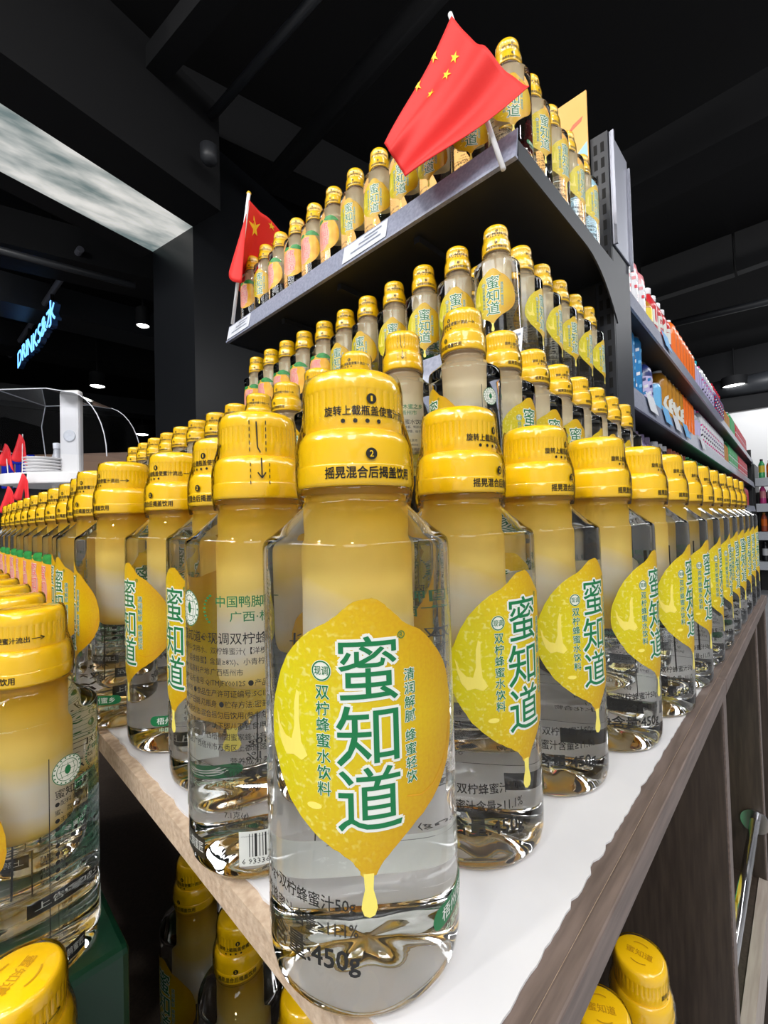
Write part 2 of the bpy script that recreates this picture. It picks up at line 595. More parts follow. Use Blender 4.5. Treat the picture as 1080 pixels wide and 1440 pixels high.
class Sheet:
    """a flat print in (s, z) millimetres, wrapped on a cylinder afterwards"""
    def __init__(self):
        self.items = []          # (verts, faces, material, layer)

    def fit(self, body, s0, s1, z0, z1, m, layer=1, bold=0.0, res=2):
        """stretch the inked box of the text to a box"""
        v0, f = glyphs(body, 0.0, res)
        xs = [p[0] for p in v0]
        ys = [p[1] for p in v0]
        x0, x1, y0, y1 = min(xs), max(xs), min(ys), max(ys)
        sx, sy = (s1 - s0) / (x1 - x0), (z1 - z0) / (y1 - y0)
        self.stamp([(s0 + (p[0] - x0) * sx, z0 + (p[1] - y0) * sy) for p in v0], f, m, layer, bold * min(abs(sx), abs(sy)))

    def stamp(self, v, f, m, layer, b=0.0):
        """thicken strokes by b mm with shifted copies"""
        offs = [(0, 0)]
        if b > 0:
            k = 8 if m in ('ink_white',) else 4
            offs += [(b * math.cos(2 * math.pi * (q + .5) / k), b * math.sin(2 * math.pi * (q + .5) / k)) for q in range(k)]
        for q, (dx, dy) in enumerate(offs):
            self.items.append(([(p[0] + dx, p[1] + dy) for p in v], f, m, layer + 0.012 * q))

    def column(self, chars, s0, s1, z1, z0, m, layer=1, bold=0.0, res=1, outline=None):
        n = len(chars)
        h = (z1 - z0) / n
        for i, ch in enumerate(chars):
            if ch == ' ':
                continue
            zt = z1 - i * h
            if outline:
                self.fit(ch, s0, s1, zt - h * 0.93, zt - h * 0.07, outline[0], layer - 1, outline[1], res)
            self.fit(ch, s0, s1, zt - h * 0.93, zt - h * 0.07, m, layer, bold, res)

    def line(self, body, s, z, size, m, layer=1, bold=0.0, res=1, sx=1.0):
        """left aligned text, size = em in mm"""
        v, f = glyphs(body, 0.0, res)
        self.stamp([(s + p[0] * size * sx, z + p[1] * size) for p in v], f, m, layer, bold * size)

    def poly(self, pts, m, layer=0):
        bm = bmesh.new()
        vs = [bm.verts.new((p[0], p[1], 0)) for p in pts]
        bm.faces.new(vs)
        bmesh.ops.triangulate(bm, faces=bm.faces)
        bm.verts.index_update()
        self.items.append(([(q.co.x, q.co.y) for q in bm.verts], [tuple(x.index for x in g.verts) for g in bm.faces], m, layer))
        bm.free()

    def rect(self, s0, s1, z0, z1, m, layer=0):
        self.items.append(([(s0, z0), (s1, z0), (s1, z1), (s0, z1)], [(0, 1, 2, 3)], m, layer))

    def disc(self, s, z, r, m, layer=0, n=20, rz=None):
        rz = rz or r
        pts = [(s + r * math.cos(2 * math.pi * i / n), z + rz * math.sin(2 * math.pi * i / n)) for i in range(n)]
        self.items.append((pts, [tuple(range(n))], m, layer))

    def ring(self, s, z, r, w, m, layer=0, n=28):
        pts = []
        for k in (r, r - w):
            pts += [(s + k * math.cos(2 * math.pi * i / n), z + k * math.sin(2 * math.pi * i / n)) for i in range(n)]
        self.items.append((pts, [(i, (i + 1) % n, n + (i + 1) % n, n + i) for i in range(n)], m, layer))

    def stroke(self, pts, w, m, layer=0):
        """polyline of width w"""
        for (a, b) in zip(pts[:-1], pts[1:]):
            d = Vector((b[0] - a[0], b[1] - a[1]))
            if d.length < 1e-6:
                continue
            n = Vector((-d.y, d.x)).normalized() * (w / 2)
            self.items.append(([(a[0] + n.x, a[1] + n.y), (a[0] - n.x, a[1] - n.y), (b[0] - n.x, b[1] - n.y), (b[0] + n.x, b[1] + n.y)], [(0, 1, 2, 3)], m, layer))

    def wrap(self, name, r, step=2.0, gap=0.16, flat=False):
        """r in mm (or a function of z); returns a mesh in metres"""
        mats = []
        bm = bmesh.new()
        lay = bm.faces.layers.int.new('lay')
        for v, f, m, layer in self.items:
            if m not in mats:
                mats.append(m)
            k = mats.index(m)
            vs = [bm.verts.new((p[0], p[1], layer)) for p in v]
            for g in f:
                try:
                    fc = bm.faces.new([vs[i] for i in g])
                except ValueError:
                    continue
                fc.material_index = k
        if not flat:
            xs = [v.co.x for v in bm.verts]
            x = math.floor(min(xs) / step) * step + step
            while x < max(xs):
                bmesh.ops.bisect_plane(bm, geom=bm.verts[:] + bm.edges[:] + bm.faces[:], plane_co=(x, 0, 0), plane_no=(1, 0, 0))
                x += step
        uvl = bm.loops.layers.uv.new('UVMap')
        for fc in bm.faces:
            for lp in fc.loops:
                lp[uvl].uv = (lp.vert.co.x / 1000, lp.vert.co.y / 1000)
        for v in bm.verts:
            s, z, layer = v.co
            if flat:
                v.co = (s / 1000, z / 1000, 0.00012 * layer)
            else:
                rr = r(z) if callable(r) else r
                a = s / rr
                R = (rr + gap + layer * 0.09) / 1000
                v.co = (R * math.cos(a), R * math.sin(a), z / 1000)
        me = bpy.data.meshes.new(name)
        bm.normal_update()
        bm.to_mesh(me)
        bm.free()
        for m in mats:
            me.materials.append(MATS[m])
        return me


# ------------------------------------------------------------------ the honey water bottle
RB = 33.0                      # body radius in mm
BODY = [(0, .0065), (.008, .0062), (.016, .0045), (.0225, .0018), (.0265, .0002), (.0285, 0), (.0306, .0010), (.0322, .0036), (.0329, .0075), (.033, .012),
        (.033, .040), (.033, .080), (.033, .1332), (.0329, .1352), (.0325, .1366), (.0316, .1377), (.0295, .1390), (.0245, .1432), (.0200, .1474), (.0184, .1492), (.0178, .1510),
        (.0180, .1519), (.0194, .1522), (.0198, .1530), (.0194, .1541), (.0170, .1543), (.0163, .1550), (.0163, .1590), (0, .1590)]


def petal(r, z, a):
    if z < 0.0066 and r < 0.0275:
        k = math.sin(math.pi * min(1, r / 0.0275))
        return r, z + k * 0.0011 * (0.5 + 0.5 * math.cos(5 * a)) + 0.0
    return r, z


def make_bottle_meshes():
    M = {}
    v, f = lathe(BODY, 64, petal)
    me = to_mesh('bottle_body', v, f, 'water_pet')
    sharp_smooth(me, 50)
    M['body'] = me
    ch = [(0, .070), (.006, .0702), (.0115, .0715), (.0142, .0745), (.0148, .079), (.0148, .120), (.0150, .150), (.0150, .1575), (0, .1575)]
    v, f = lathe(ch, 40)
    me = to_mesh('honey_chamber', v, f, 'honey_juice')
    sharp_smooth(me, 50)
    M['chamber'] = me
    me = to_mesh('honey_chamber', v, f, 'honey_juice_backlit')
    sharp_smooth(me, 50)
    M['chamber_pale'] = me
    # wide lower cap
    lc = [(.0174, .1546), (.0199, .1546), (.0204, .1552), (.0205, .1560), (.0205, .1612), (.0203, .1617), (.0200, .1620), (.0199, .1690), (.0197, .1705), (.0190, .1722), (.0182, .1732), (.0176, .1736), (0, .1736)]
    v, f = lathe(lc, 56)
    me = to_mesh('lower_cap', v, f, 'cap_yellow')
    sharp_smooth(me, 40)
    M['lower'] = me

    # narrower screw cap with a ribbed band
    def rib(r, z, a):
        if .1792 < z < .1868 and r > .0160:
            return r - (0.0004 if math.cos(a * 36) < -0.1 else 0.0), z
        return r, z
    uc = [(.0172, .1736), (.0174, .1740), (.0174, .1790), (.0175, .1793), (.0175, .1800), (.0174, .1864), (.0175, .1867), (.0175, .1874), (.0172, .1900), (.0168, .1918), (.0159, .1932), (.0146, .1940), (.0, .1942)]
    v, f = lathe(uc, 144, rib)
    me = to_mesh('upper_cap', v, f, 'cap_yellow')
    sharp_smooth(me, 40)
    M['upper'] = me
    v, f = lathe([(.0203, .1500), (.0209, .1535), (.0213, .1560), (.0213, .1660), (.0208, .1700), (.0196, .1745), (.0186, .1780), (.0182, .1820), (.0181, .1890), (.0175, .1925), (.0165, .1943)], 48)
    M['film'] = to_mesh('shrink_film', v, f, 'shrink_film', True)
    # instructions on the caps
    s = Sheet()
    K = 17.5
    s.disc(5.6, 183.2, 1.75, 'ink_black', 1)
    s.fit('1', 5.25, 5.95, 182.3, 184.1, 'ink_yellow', 2, 0.0)
    s.fit('旋转上截瓶盖使蜜汁流出', -10.5, 23.5, 177.6, 180.8, 'ink_black', 1, 0.022)
    s.stroke([(24.4, 179.3), (30.0, 179.3)], 0.42, 'ink_black', 1)
    s.stroke([(28.2, 180.4), (30.1, 179.3), (28.2, 178.2)], 0.42, 'ink_black', 1)
    for k in range(4):
        s.disc(-4.0 + 4.0 * k, 175.8, 0.75, 'ink_black', 1, 12)
    M['upper_txt'] = s.wrap('cap_lettering', K, 1.6, 0.1)
    s = Sheet()
    # dashed guides with a bent arrow on the back of the cap
    for q in (47.0, 54.0):
        for k in range(5):
            s.rect(q - .2, q + .2, 175.2 + k * 3.0, 177.0 + k * 3.0, 'ink_black', 1)
    s.stroke([(50.0, 188.5), (50.4, 177.0), (51.6, 174.8)], 0.55, 'ink_black', 1)
    M['upper_arrow'] = s.wrap('guide_marks', K, 1.6, 0.1)
    s = Sheet()
    s.disc(4.9, 164.6, 1.9, 'ink_black', 1)
    s.fit('2', 4.25, 5.55, 163.6, 165.6, 'ink_yellow', 2, 0.01)
    s.fit('摇晃混合后揭盖饮用', -10.5, 21.0, 156.8, 160.6, 'ink_black', 1, 0.024)
    M['lower_txt'] = s.wrap('cap_lettering', 20.5, 1.6, 0.12)
    s = Sheet()
    s.stroke([(60.6, 172.0), (60.8, 163.6)], 0.55, 'ink_black', 1)
    s.stroke([(59.0, 165.6), (60.8, 163.2), (62.4, 165.6)], 0.55, 'ink_black', 1)
    for q in (56.0, 64.0):
        for k in range(4):
            s.rect(q - .2, q + .2, 160.5 + k * 2.6, 162.0 + k * 2.6, 'ink_black', 1)
    M['lower_arrow'] = s.wrap('guide_marks', 20.5, 1.6, 0.12)
    # embossed crown of the cap
    s = Sheet()
    for k, c in enumerate('蜜知道'):
        s.fit(c, -8.4 + 5.8 * k, -3.2 + 5.8 * k, -2.6, 2.6, 'cap_emboss', 1, 0.01)
    for sg in (1, -1):
        a0 = 60 if sg > 0 else 240
        s.stroke([(8.8 * math.cos(math.radians(a0 + t)), 8.8 * math.sin(math.radians(a0 + t))) for t in range(0, 65, 8)], 0.8, 'cap_emboss', 1)
    me = s.wrap('crown_lettering', 1, flat=True)
    me.transform(Matrix.Translation((0, 0, .19425)))
    M['crown_txt'] = me

    # ---- front print: lemon with a drip
    lem = [(1.0, 120.8), (-3.4, 119.4), (-8.5, 115.4), (-14.5, 112.3), (-23.0, 105.6), (-29.0, 96.0), (-33.0, 84.0), (-32.0, 74.0), (-28.0, 66.0), (-22.5, 59.0), (-14.0, 52.6), (-6.6, 48.2), (-3.0, 44.8), (-1.6, 42.6),
           (1.6, 42.6), (3.6, 45.2), (9.0, 50.4), (17.5, 56.0), (25.5, 61.5), (31.5, 69.0), (34.0, 78.0), (33.0, 89.5), (28.0, 100.2), (20.0, 108.4), (12.0, 113.6), (7.4, 117.8), (4.4, 120.2)]
    # finer bumpy outline
    fine = []
    n = len(lem)
    for i in range(n):
        p0, p1, p2, p3 = (Vector(lem[(i + k - 1) % n]) for k in range(4))
        for k in range(4):
            t = k / 4
            q = 0.5 * ((2 * p1) + (p2 - p0) * t + (2 * p0 - 5 * p1 + 4 * p2 - p3) * t * t + (3 * p1 - p0 - 3 * p2 + p3) * t ** 3)
            fine.append((q.x + random.uniform(-.22, .22), q.y + random.uniform(-.22, .22)))
    s = Sheet()
    s.poly(fine, 'print_lemon', 0)
    s.poly([(-1.5, 43.4), (-1.2, 39.0), (-2.0, 36.0), (-2.3, 33.8), (-1.5, 31.8), (0, 31.2), (1.5, 31.8), (2.3, 33.8), (2.0, 36.0), (1.2, 39.0), (1.5, 43.4)], 'print_splash', 1)
    # honey splash on the left cheek
    s.poly([(-30.5, 86.5), (-28.6, 82.0), (-26.0, 79.4), (-23.4, 79.0), (-22.2, 83.0), (-22.0, 90.0), (-21.0, 94.0), (-20.0, 93.2), (-20.2, 86.0), (-19.6, 79.0), (-17.4, 75.4), (-19.5, 73.6), (-22.6, 74.6), (-25.8, 73.8), (-28.0, 76.4), (-29.6, 81.0)], 'print_splash', 1)
    s.disc(-15.5, 61.5, 2.4, 'print_splash', 1, 14, 1.0)
    arc = [(33.0, 80.0), (31.0, 72.5), (27.0, 66.6), (22.0, 62.8), (17.0, 61.6), (12.0, 62.8)]
    s.stroke(arc, 0.5, 'print_dark_line', 1)
    M['lemon'] = s.wrap('lemon_print', RB, 2.0)
    # brand column, white edged green
    s = Sheet()
    for ch_, b in zip('蜜知道', ((-7.2, 9.9, 91.6, 110.0), (-8.2, 9.8, 73.6, 90.4), (-8.2, 10.2, 55.4, 73.0))):
        s.fit(ch_, *b, 'ink_white', 1, 0.05)
        s.fit(ch_, *b, 'ink_green', 2, 0.004)
    s.ring(11.4, 109.6, 1.15, 0.25, 'ink_green', 2)
    s.fit('R', 10.9, 11.9, 108.9, 110.3, 'ink_green', 2)
    M['brand'] = s.wrap('brand_lettering', RB, 1.6)
    s = Sheet()
    s.disc(-12.4, 100.3, 3.1, 'ink_white', 1)
    s.ring(-12.4, 100.3, 2.9, 0.4, 'ink_green', 2)
    s.fit('现调', -14.5, -10.3, 99.1, 101.6, 'ink_green', 2, 0.01)
    s.column('双柠蜂蜜水饮料', -14.2, -10.2, 96.4, 64.6, 'ink_green', 2, 0.012, 1, ('ink_white', 0.05))
    M['flavour'] = s.wrap('flavour_lettering', RB, 1.6)
    s = Sheet()
    s.column('清润解腻', 12.0, 15.5, 99.8, 83.6, 'ink_green', 2, 0.008, 1, ('ink_white', 0.06))
    s.column('蜂蜜轻饮', 12.0, 15.5, 82.0, 66.0, 'ink_green', 2, 0.008, 1, ('ink_white', 0.06))
    M['slogan'] = s.wrap('slogan_lettering', RB, 1.6)
    s = Sheet()
    s.fit('水400g+双柠蜂蜜汁50g', -46, -4.0, 32.0, 36.8, 'ink_black', 1, 0.012)
    s.fit('双柠蜂蜜汁含量≥11.1%', -44, -3.4, 25.4, 30.2, 'ink_black', 1, 0.012)
    s.fit('净含量:450g', -42, -3.0, 15.0, 23.2, 'ink_black', 1, 0.022)
    M['content'] = s.wrap('content_lettering', RB, 1.6)
    s = Sheet()
    pl = [(23.5 + 3.2 * math.cos(math.radians(a)), 21.6 + 3.2 * math.sin(math.radians(a))) for a in range(90, 271, 20)] + [(44 + 3.2 * math.cos(math.radians(a)), 21.6 + 3.2 * math.sin(math.radians(a))) for a in range(-90, 91, 20)]
    s.poly(pl, 'ink_green', 1)
    s.fit('梧州蜜乡', 24.5, 43.5, 19.6, 23.7, 'ink_white', 2, 0.01)
    s.fit('中国地理标志', 26.0, 46.0, 14.6, 17.4, 'ink_pale_green', 1, 0.0, 1)
    M['badge'] = s.wrap('origin_badge', RB, 1.8)

    # ---- back print
    s = Sheet()
    B = 60.0                   # start of the back panel
    s.rect(B - 9.0, B - 8.6, 22, 118, 'ink_black', 1)
    s.disc(B, 108.5, 7.6, 'ink_white', 0)
    s.ring(B, 108.5, 7.6, 0.4, 'ink_green', 1)
    s.ring(B, 108.5, 5.6, 0.3, 'ink_green', 1)
    for k in range(18):
        a = 2 * math.pi * k / 18
        s.disc(B + 6.6 * math.cos(a), 108.5 + 6.6 * math.sin(a), 0.45, 'ink_green', 1, 6)
    for k in (-3, 0, 3):
        s.stroke([(B + k * 0.9, 104.6), (B + k * 1.2, 108.5), (B + k * 0.9, 112.4)], 0.22, 'ink_green', 1)
        s.stroke([(B - 4.6, 108.5 + k), (B + 4.6, 108.5 + k)], 0.22, 'ink_green', 1)
    s.disc(B, 108.6, 1.6, 'ink_green', 1, 10, 2.4)
    for sg, q in ((1, B + 14.5), (-1, B + 60.5)):
        for k in range(9):
            a = math.radians(120 + k * 14)
            s.disc(q + sg * 6.4 * math.cos(a) + sg * 3.0, 109.0 + 6.4 * math.sin(a), 0.75, 'ink_green', 1, 8, 0.42)
    s.fit('中国鸭脚木蜜之乡', B + 17, B + 56, 110.0, 114.6, 'ink_green', 1, 0.012)
    s.fit('广西·梧州市', B + 23, B + 50, 104.2, 108.4, 'ink_green', 1, 0.006)
    s.line('蜜知道®现调双柠蜂蜜水饮料', B - 6.5, 95.6, 5.1, 'ink_black', 1, 0.004, 1)
    rows = ('●配料:饮用水、双柠蜂蜜汁{【洋槐蜂蜜、鸭脚木', '蜜、荔枝蜂蜜】含量≥8%)、小青柠、柠檬、柚子}', '●主蜜原料产地:广西梧州市',
            '●产品标准号:Q/TMJFY0012S ●产品类别:其他', '梧州市 ●食品生产许可证编号:SC12645040300', '●生产日期:见瓶身 ●贮存方法:密封贮存于阴凉处',
            '●饮用方法:混合摇匀后饮用(参考包装上的操作', '●注意事项:一岁以下婴儿不宜食用蜂蜜。', '●生产企业:广西梧州甜蜜家蜂业有限公司', '●地址:广西梧州市万秀区上都连路8号 ●电话')
    for k, t in enumerate(rows):
        s.line(t, B - 6.5, 91.4 - 4.25 * k, 3.0, 'ink_black', 1, 0.0, 1, 0.95)
    x0, x1 = B - 5.0, B + 52.0
    for z in (46.5, 41.5, 19.5):
        s.rect(x0, x1, z - .12, z + .12, 'ink_black', 1)
    for x in (x0, x1):
        s.rect(x - .12, x + .12, 19.5, 46.5, 'ink_black', 1)
    s.line('营养成分表', B + 22, 47.8, 3.2, 'ink_black', 1, 0.0, 1)
    for k, (a, b) in enumerate((('项目', '每100克(g)'), ('能量', '125千焦(kJ)'), ('蛋白质', '0克(g)'), ('脂肪', '0克(g)'), ('碳水化合物', '7.1克(g)'), ('钠', '0毫克(mg)'))):
        z = 43.0 - (0 if k == 0 else 1.4) - 3.7 * k
        s.line(a, B - 3.6, z, 2.8, 'ink_black', 1, 0.0, 1)
        s.line(b, B + 19, z, 3.1, 'ink_black', 1, 0.0, 1)
    s.rect(B - 6, B + 9, 7.6, 15.8, 'ink_black', 1)
    s.fit('上鹄蜜匠', B - 4.6, B + 8, 10.0, 14.2, 'ink_white', 2, 0.0, 1)
    M['back'] = s.wrap('back_lettering', RB, 2.2)
    s = Sheet()
    b0 = B + 25
    s.rect(b0, b0 + 33, 3.0 + 5, 21.5, 'ink_white', 1)
    rng = random.Random(3)
    x = b0 + 4
    while x < b0 + 31:
        w = rng.choice((0.3, 0.3, 0.6, 0.9))
        s.rect(x, x + w, 11.6, 20.6, 'ink_black', 2)
        x += w + rng.choice((0.35, 0.6, 0.9))
    s.line('6 933361', b0 + 1.0, 8.9, 3.0, 'ink_black', 2, 0.0, 1, 1.1)
    M['barcode'] = s.wrap('barcode', RB, 2.2)

    # ---- pomelo variant
    s = Sheet()
    s.disc(0, 80.0, 31.0, 'print_pomelo', 0, 48, 35.0)
    s.disc(-9.0, 78.0, 19.0, 'print_pomelo_flesh', 1, 40, 29.0)
    s.poly([(-4, 112), (4, 117.5), (14, 118.5), (24, 114.0), (31, 106.5), (24, 107.0), (14, 107.5), (4, 108.5)], 'print_leaf', 2)
    s.poly([(-4, 112), (-10, 115.5), (-18, 114.5), (-23, 110.0), (-16, 108.0), (-9, 108.5)], 'print_leaf', 2)
    M['pomelo'] = s.wrap('pomelo_print', RB, 2.0)
    s = Sheet()
    for ch_, b in zip('蜜知道', ((-9, 7, 91.6, 106.0), (-9, 7, 75, 90.0), (-9, 7, 58.4, 73.4))):
        s.fit(ch_, *b, 'ink_white', 3, 0.05, 1)
        s.fit(ch_, *b, 'ink_pink', 4, 0.022, 1)
    s.column('红柚蜂蜜水饮料', -15.0, -11.2, 96.4, 64.6, 'ink_pink', 4, 0.012, 1, ('ink_white', 0.05))
    M['pomelo_brand'] = s.wrap('brand_lettering', RB, 1.8)
    return M


BM_ = make_bottle_meshes()
ORD = ['first', 'second', 'third', 'fourth', 'fifth', 'sixth', 'seventh', 'eighth', 'ninth', 'tenth', 'eleventh', 'twelfth', 'thirteenth', 'fourteenth', 'fifteenth', 'sixteenth']
_tens = {20: 'twenty', 30: 'thirty', 40: 'forty'}
ORD += ['seventeenth', 'eighteenth', 'nineteenth', 'twentieth']
for _t in (20, 30, 40):
    ORD += ['%s-%s' % (_tens[_t], ORD[_k]) for _k in range(9)] + [{20: 'thirtieth', 30: 'fortieth', 40: 'fiftieth'}[_t]]
PLACED = []


def bottle(x, y, z, az, label, group=None, kind='lemon', detail=2):
    """z: height of the surface relative to the camera; az: direction the front print faces (degrees)"""
    nm = 'lemon_water_bottle' if kind == 'lemon' else 'pomelo_water_bottle'
    t = thing(nm, label, 'bottle', (x, y, z + CAMZ + 0.0004), math.radians(az), group)
    obj('bottle_body', BM_['body'], t)
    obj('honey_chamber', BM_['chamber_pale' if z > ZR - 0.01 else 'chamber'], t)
    lo = obj('lower_cap', BM_['lower'], t)
    up = obj('upper_cap', BM_['upper'], t)
    if detail >= 1:
        obj('shrink_film', BM_['film'], t)
        obj('cap_lettering', BM_['lower_txt'], lo)
        obj('cap_lettering', BM_['upper_txt'], up)
        obj('guide_marks', BM_['lower_arrow'], lo)
        obj('guide_marks', BM_['upper_arrow'], up)
    if kind == 'lemon':
        lp = obj('lemon_print', BM_['lemon'], t)
        obj('brand_lettering', BM_['brand'], lp)
        if detail >= 1:
            obj('flavour_lettering', BM_['flavour'], lp)
            obj('slogan_lettering', BM_['slogan'], lp)
    else:
        lp = obj('pomelo_print', BM_['pomelo'], t)
        obj('brand_lettering', BM_['pomelo_brand'], lp)
    if detail >= 1:
        obj('content_lettering', BM_['content'], t)
        obj('origin_badge', BM_['badge'], t)
        obj('back_lettering', BM_['back'], t)
    if detail >= 2:
        obj('barcode', BM_['barcode'], t)
        obj('crown_lettering', BM_['crown_txt'], up)
    PLACED.append(t)
    return t


# ------------------------------------------------------------------ room shell
def struct(o):
    o['kind'] = 'structure'
    return o


struct(MB().box(-4, 9.2, -4, 12, -0.05, 0.0).build('floor', 'floor_grey'))
struct(MB().box(-4, 9.2, -4, 12, 3.6, 3.7).build('ceiling', 'ceiling_black'))
struct(MB().box(9.0, 9.2, -4, 12, 0.0, 2.62).build('wall_far_right', 'wall_white'))
struct(MB().box(8.95, 9.2, -4, 12, 2.62, 3.6).build('wall_far_right_upper', 'beam_black'))
struct(MB().box(-4, 9.2, 11.8, 12.0, 0.0, 3.6).build('wall_far_left', 'ceiling_black'))
struct(MB().box(-4, -3.8, -4, 12, 0.0, 3.6).build('wall_rear_left', 'wall_white'))
struct(MB().box(-4, 9.2, -4, -3.8, 0.0, 3.6).build('wall_rear_right', 'wall_white'))

# lintel with a glazed soffit, its reflection painted as a glow, and the black pier that carries it
SZ = 1.6
qa, qb, qc, qd = (onz(x, y, SZ) for x, y in ((-120, 68), (271, 319), (215, 354), (-120, 178)))
dirp = (qb - qa).normalized()
MB().prism([qa, qb, qc, qd], (0, 0, 0.02)).build('trim_1', 'reflection_glow')
bpy.data.objects['trim_1'].name = 'soffit_glow_1'
struct(bpy.data.objects['soffit_glow_1'])
e = Vector((0, 0, 0.5))
nrm = Vector((dirp.y, -dirp.x, 0))
fr = MB()
fr.prism([qa - nrm * -0.0, qb, qb + nrm * 0.22, qa + nrm * 0.22], (0, 0, 0.55))
struct(fr.build('trim_2', 'beam_black'))
fr = MB()
fr.prism([qd, qc, qc - nrm * 0.12, qd - nrm * 0.12], (0, 0, 0.5))
struct(fr.build('trim_3', 'beam_black'))
pier = MB()
zz = Vector((0, 0, SZ + CAMZ))
b1, c1 = Vector((qb.x, qb.y, 0)), Vector((qc.x, qc.y, 0))
pier.prism([b1, b1 + dirp * 0.9, c1 + dirp * 0.9, c1], zz + Vector((0, 0, 0.55)))
struct(pier.build('wall_pier', 'pier_black'))
# wall that runs on behind the shelf
w = MB()
w.prism([b1 + dirp * 0.5 - nrm * 0.05, b1 + dirp * 5.5 - nrm * 0.05, b1 + dirp * 5.5 - nrm * 0.2, b1 + dirp * 0.5 - nrm * 0.2], Vector((0, 0, 3.6)))
struct(w.build('wall_back', 'beam_black'))

# ceiling beams, pipes and ducts
n_tr = 4


def ctube(name, a, b, r, m, label, cat, group=None):
    o = MB().tube(a, b, r, 12).build(name, m, smooth=True)
    tag(o, label, cat, group)
    return o


for k, (pa, pb, wdt, hgt, z) in enumerate((((-250, -30), (560, 330), 0.25, 0.3, 2.15), ((310, 0), (200, 130), 0.09, 0.10, 2.0), ((1080, 190), (800, 330), 0.3, 0.25, 2.0))):
    a, b = onz(*pa, z), onz(*pb, z)
    d = (b - a).normalized()
    a, b = a - d * 1.2, b + d * 0.9
    sd = Vector((-d.y, d.x, 0)) * wdt / 2
    o = MB().prism([a - sd, b - sd, b + sd, a + sd], (0, 0, hgt)).build('trim_%d' % n_tr, 'beam_black')
    struct(o)
    n_tr += 1
a, b = onz(440, 0, 2.05), onz(290, 172, 2.05)
ctube('ceiling_pipe', a - (b - a) * 0.6, b, 0.022, 'duct_grey', 'slim grey pipe running diagonally under the black ceiling above the left flag', 'pipe')
a, b = onz(590, 15, 2.05), onz(380, 255, 2.05)
ctube('ceiling_pipe', a - (b - a) * 0.4, b, 0.05, 'beam_black', 'thick dark pipe across the ceiling between the two flags', 'pipe')
a, b = onz(1180, 400, 2.0), onz(935, 458, 2.0)
ctube('ceiling_pipe', a, b, 0.035, 'duct_grey', 'thin straight pipe crossing the dark ceiling above the right aisle', 'pipe')
a, b = onz(1160, 520, 2.0), onz(1000, 552, 2.0)
ctube('ventilation_duct', a, b, 0.16, 'duct_grey', 'round dark duct high above the far end of the right aisle', 'duct')
for k, (pa, pb) in enumerate((((-60, 345), (240, 415)), ((-60, 420), (240, 490)), ((-60, 480), (240, 535)), ((-60, 560), (240, 590)))):
    a, b = onz(*pa, 1.9), onz(*pb, 1.9)
    d = (b - a).normalized()
    sd = Vector((-d.y, d.x, 0)) * 0.18
    struct(MB().prism([a - sd, b - sd, b + sd, a + sd], (0, 0, 0.25)).build('trim_%d' % n_tr, 'duct_grey' if k % 2 else 'beam_black'))
    n_tr += 1


for k, q in enumerate((((893, 290), (1022, 226), (1032, 384), (905, 425)), ((1027, 224), (1180, 150), (1180, 330), (1036, 382)), ((893, 270), (1022, 208), (1020, 120), (893, 190)))):
    pp = [onx(*c, 5.2) for c in q]
    struct(MB().prism(pp, (0.1, 0, 0)).build('trim_%d' % n_tr, 'bulkhead'))
    n_tr += 1

# spot lamps in view
def spot(px, py, z, r, label, mx_=None):
    c = onz(px, py, z)
    t = thing('ceiling_spotlight', label, 'lamp', (c.x, c.y, c.z), 0, 'ceiling spotlights')
    v, f = lathe([(r * 0.55, 0.16), (r * 1.05, 0.14), (r * 1.08, 0.0), (r * 0.98, -0.004), (r * 0.95, 0.02), (0, 0.02)], 20)
    me = to_mesh('lamp_housing', v, f, 'beam_black')
    sharp_smooth(me)
    obj('lamp_housing', me, t)
    v, f = lathe([(0, -0.012), (r * 0.6, -0.008), (r * 0.93, 0.004), (r * 0.93, 0.015), (0, 0.015)], 20)
    obj('lamp_lens', to_mesh('lamp_lens', v, f, 'lamp_glow', True), t)
    MB().tube((0, 0, 0.14), (0, 0, 3.6 - c.z), 0.012, 8).build('lamp_stem', 'beam_black', t)
    return t


spot(137, 543, 1.6, 0.075, 'bright round ceiling spotlight above the clear dome')
spot(200, 611, 1.6, 0.10, 'small bright spotlight low beside the black pier')
spot(201, 458, 1.7, 0.05, 'cylindrical track spotlight hanging left of the black pier')
spot(1033, 543, 2.0, 0.16, 'round bright spotlight over the right aisle')
c = onz(294, 222, 1.72)
v, f = lathe([(0, -0.03), (0.02, -0.028), (0.034, -0.018), (0.04, 0.0), (0.04, 0.05), (0, 0.05)], 20)
tag(obj('ceiling_sensor', to_mesh('ceiling_sensor', v, f, 'duct_grey', True), None, c), 'dim round grey ceiling sensor above the left flag', 'sensor')

# neon sign on a hanging bar
sx = 0.8
p0, p1 = onx(31, 521, sx), onx(86, 425, sx)


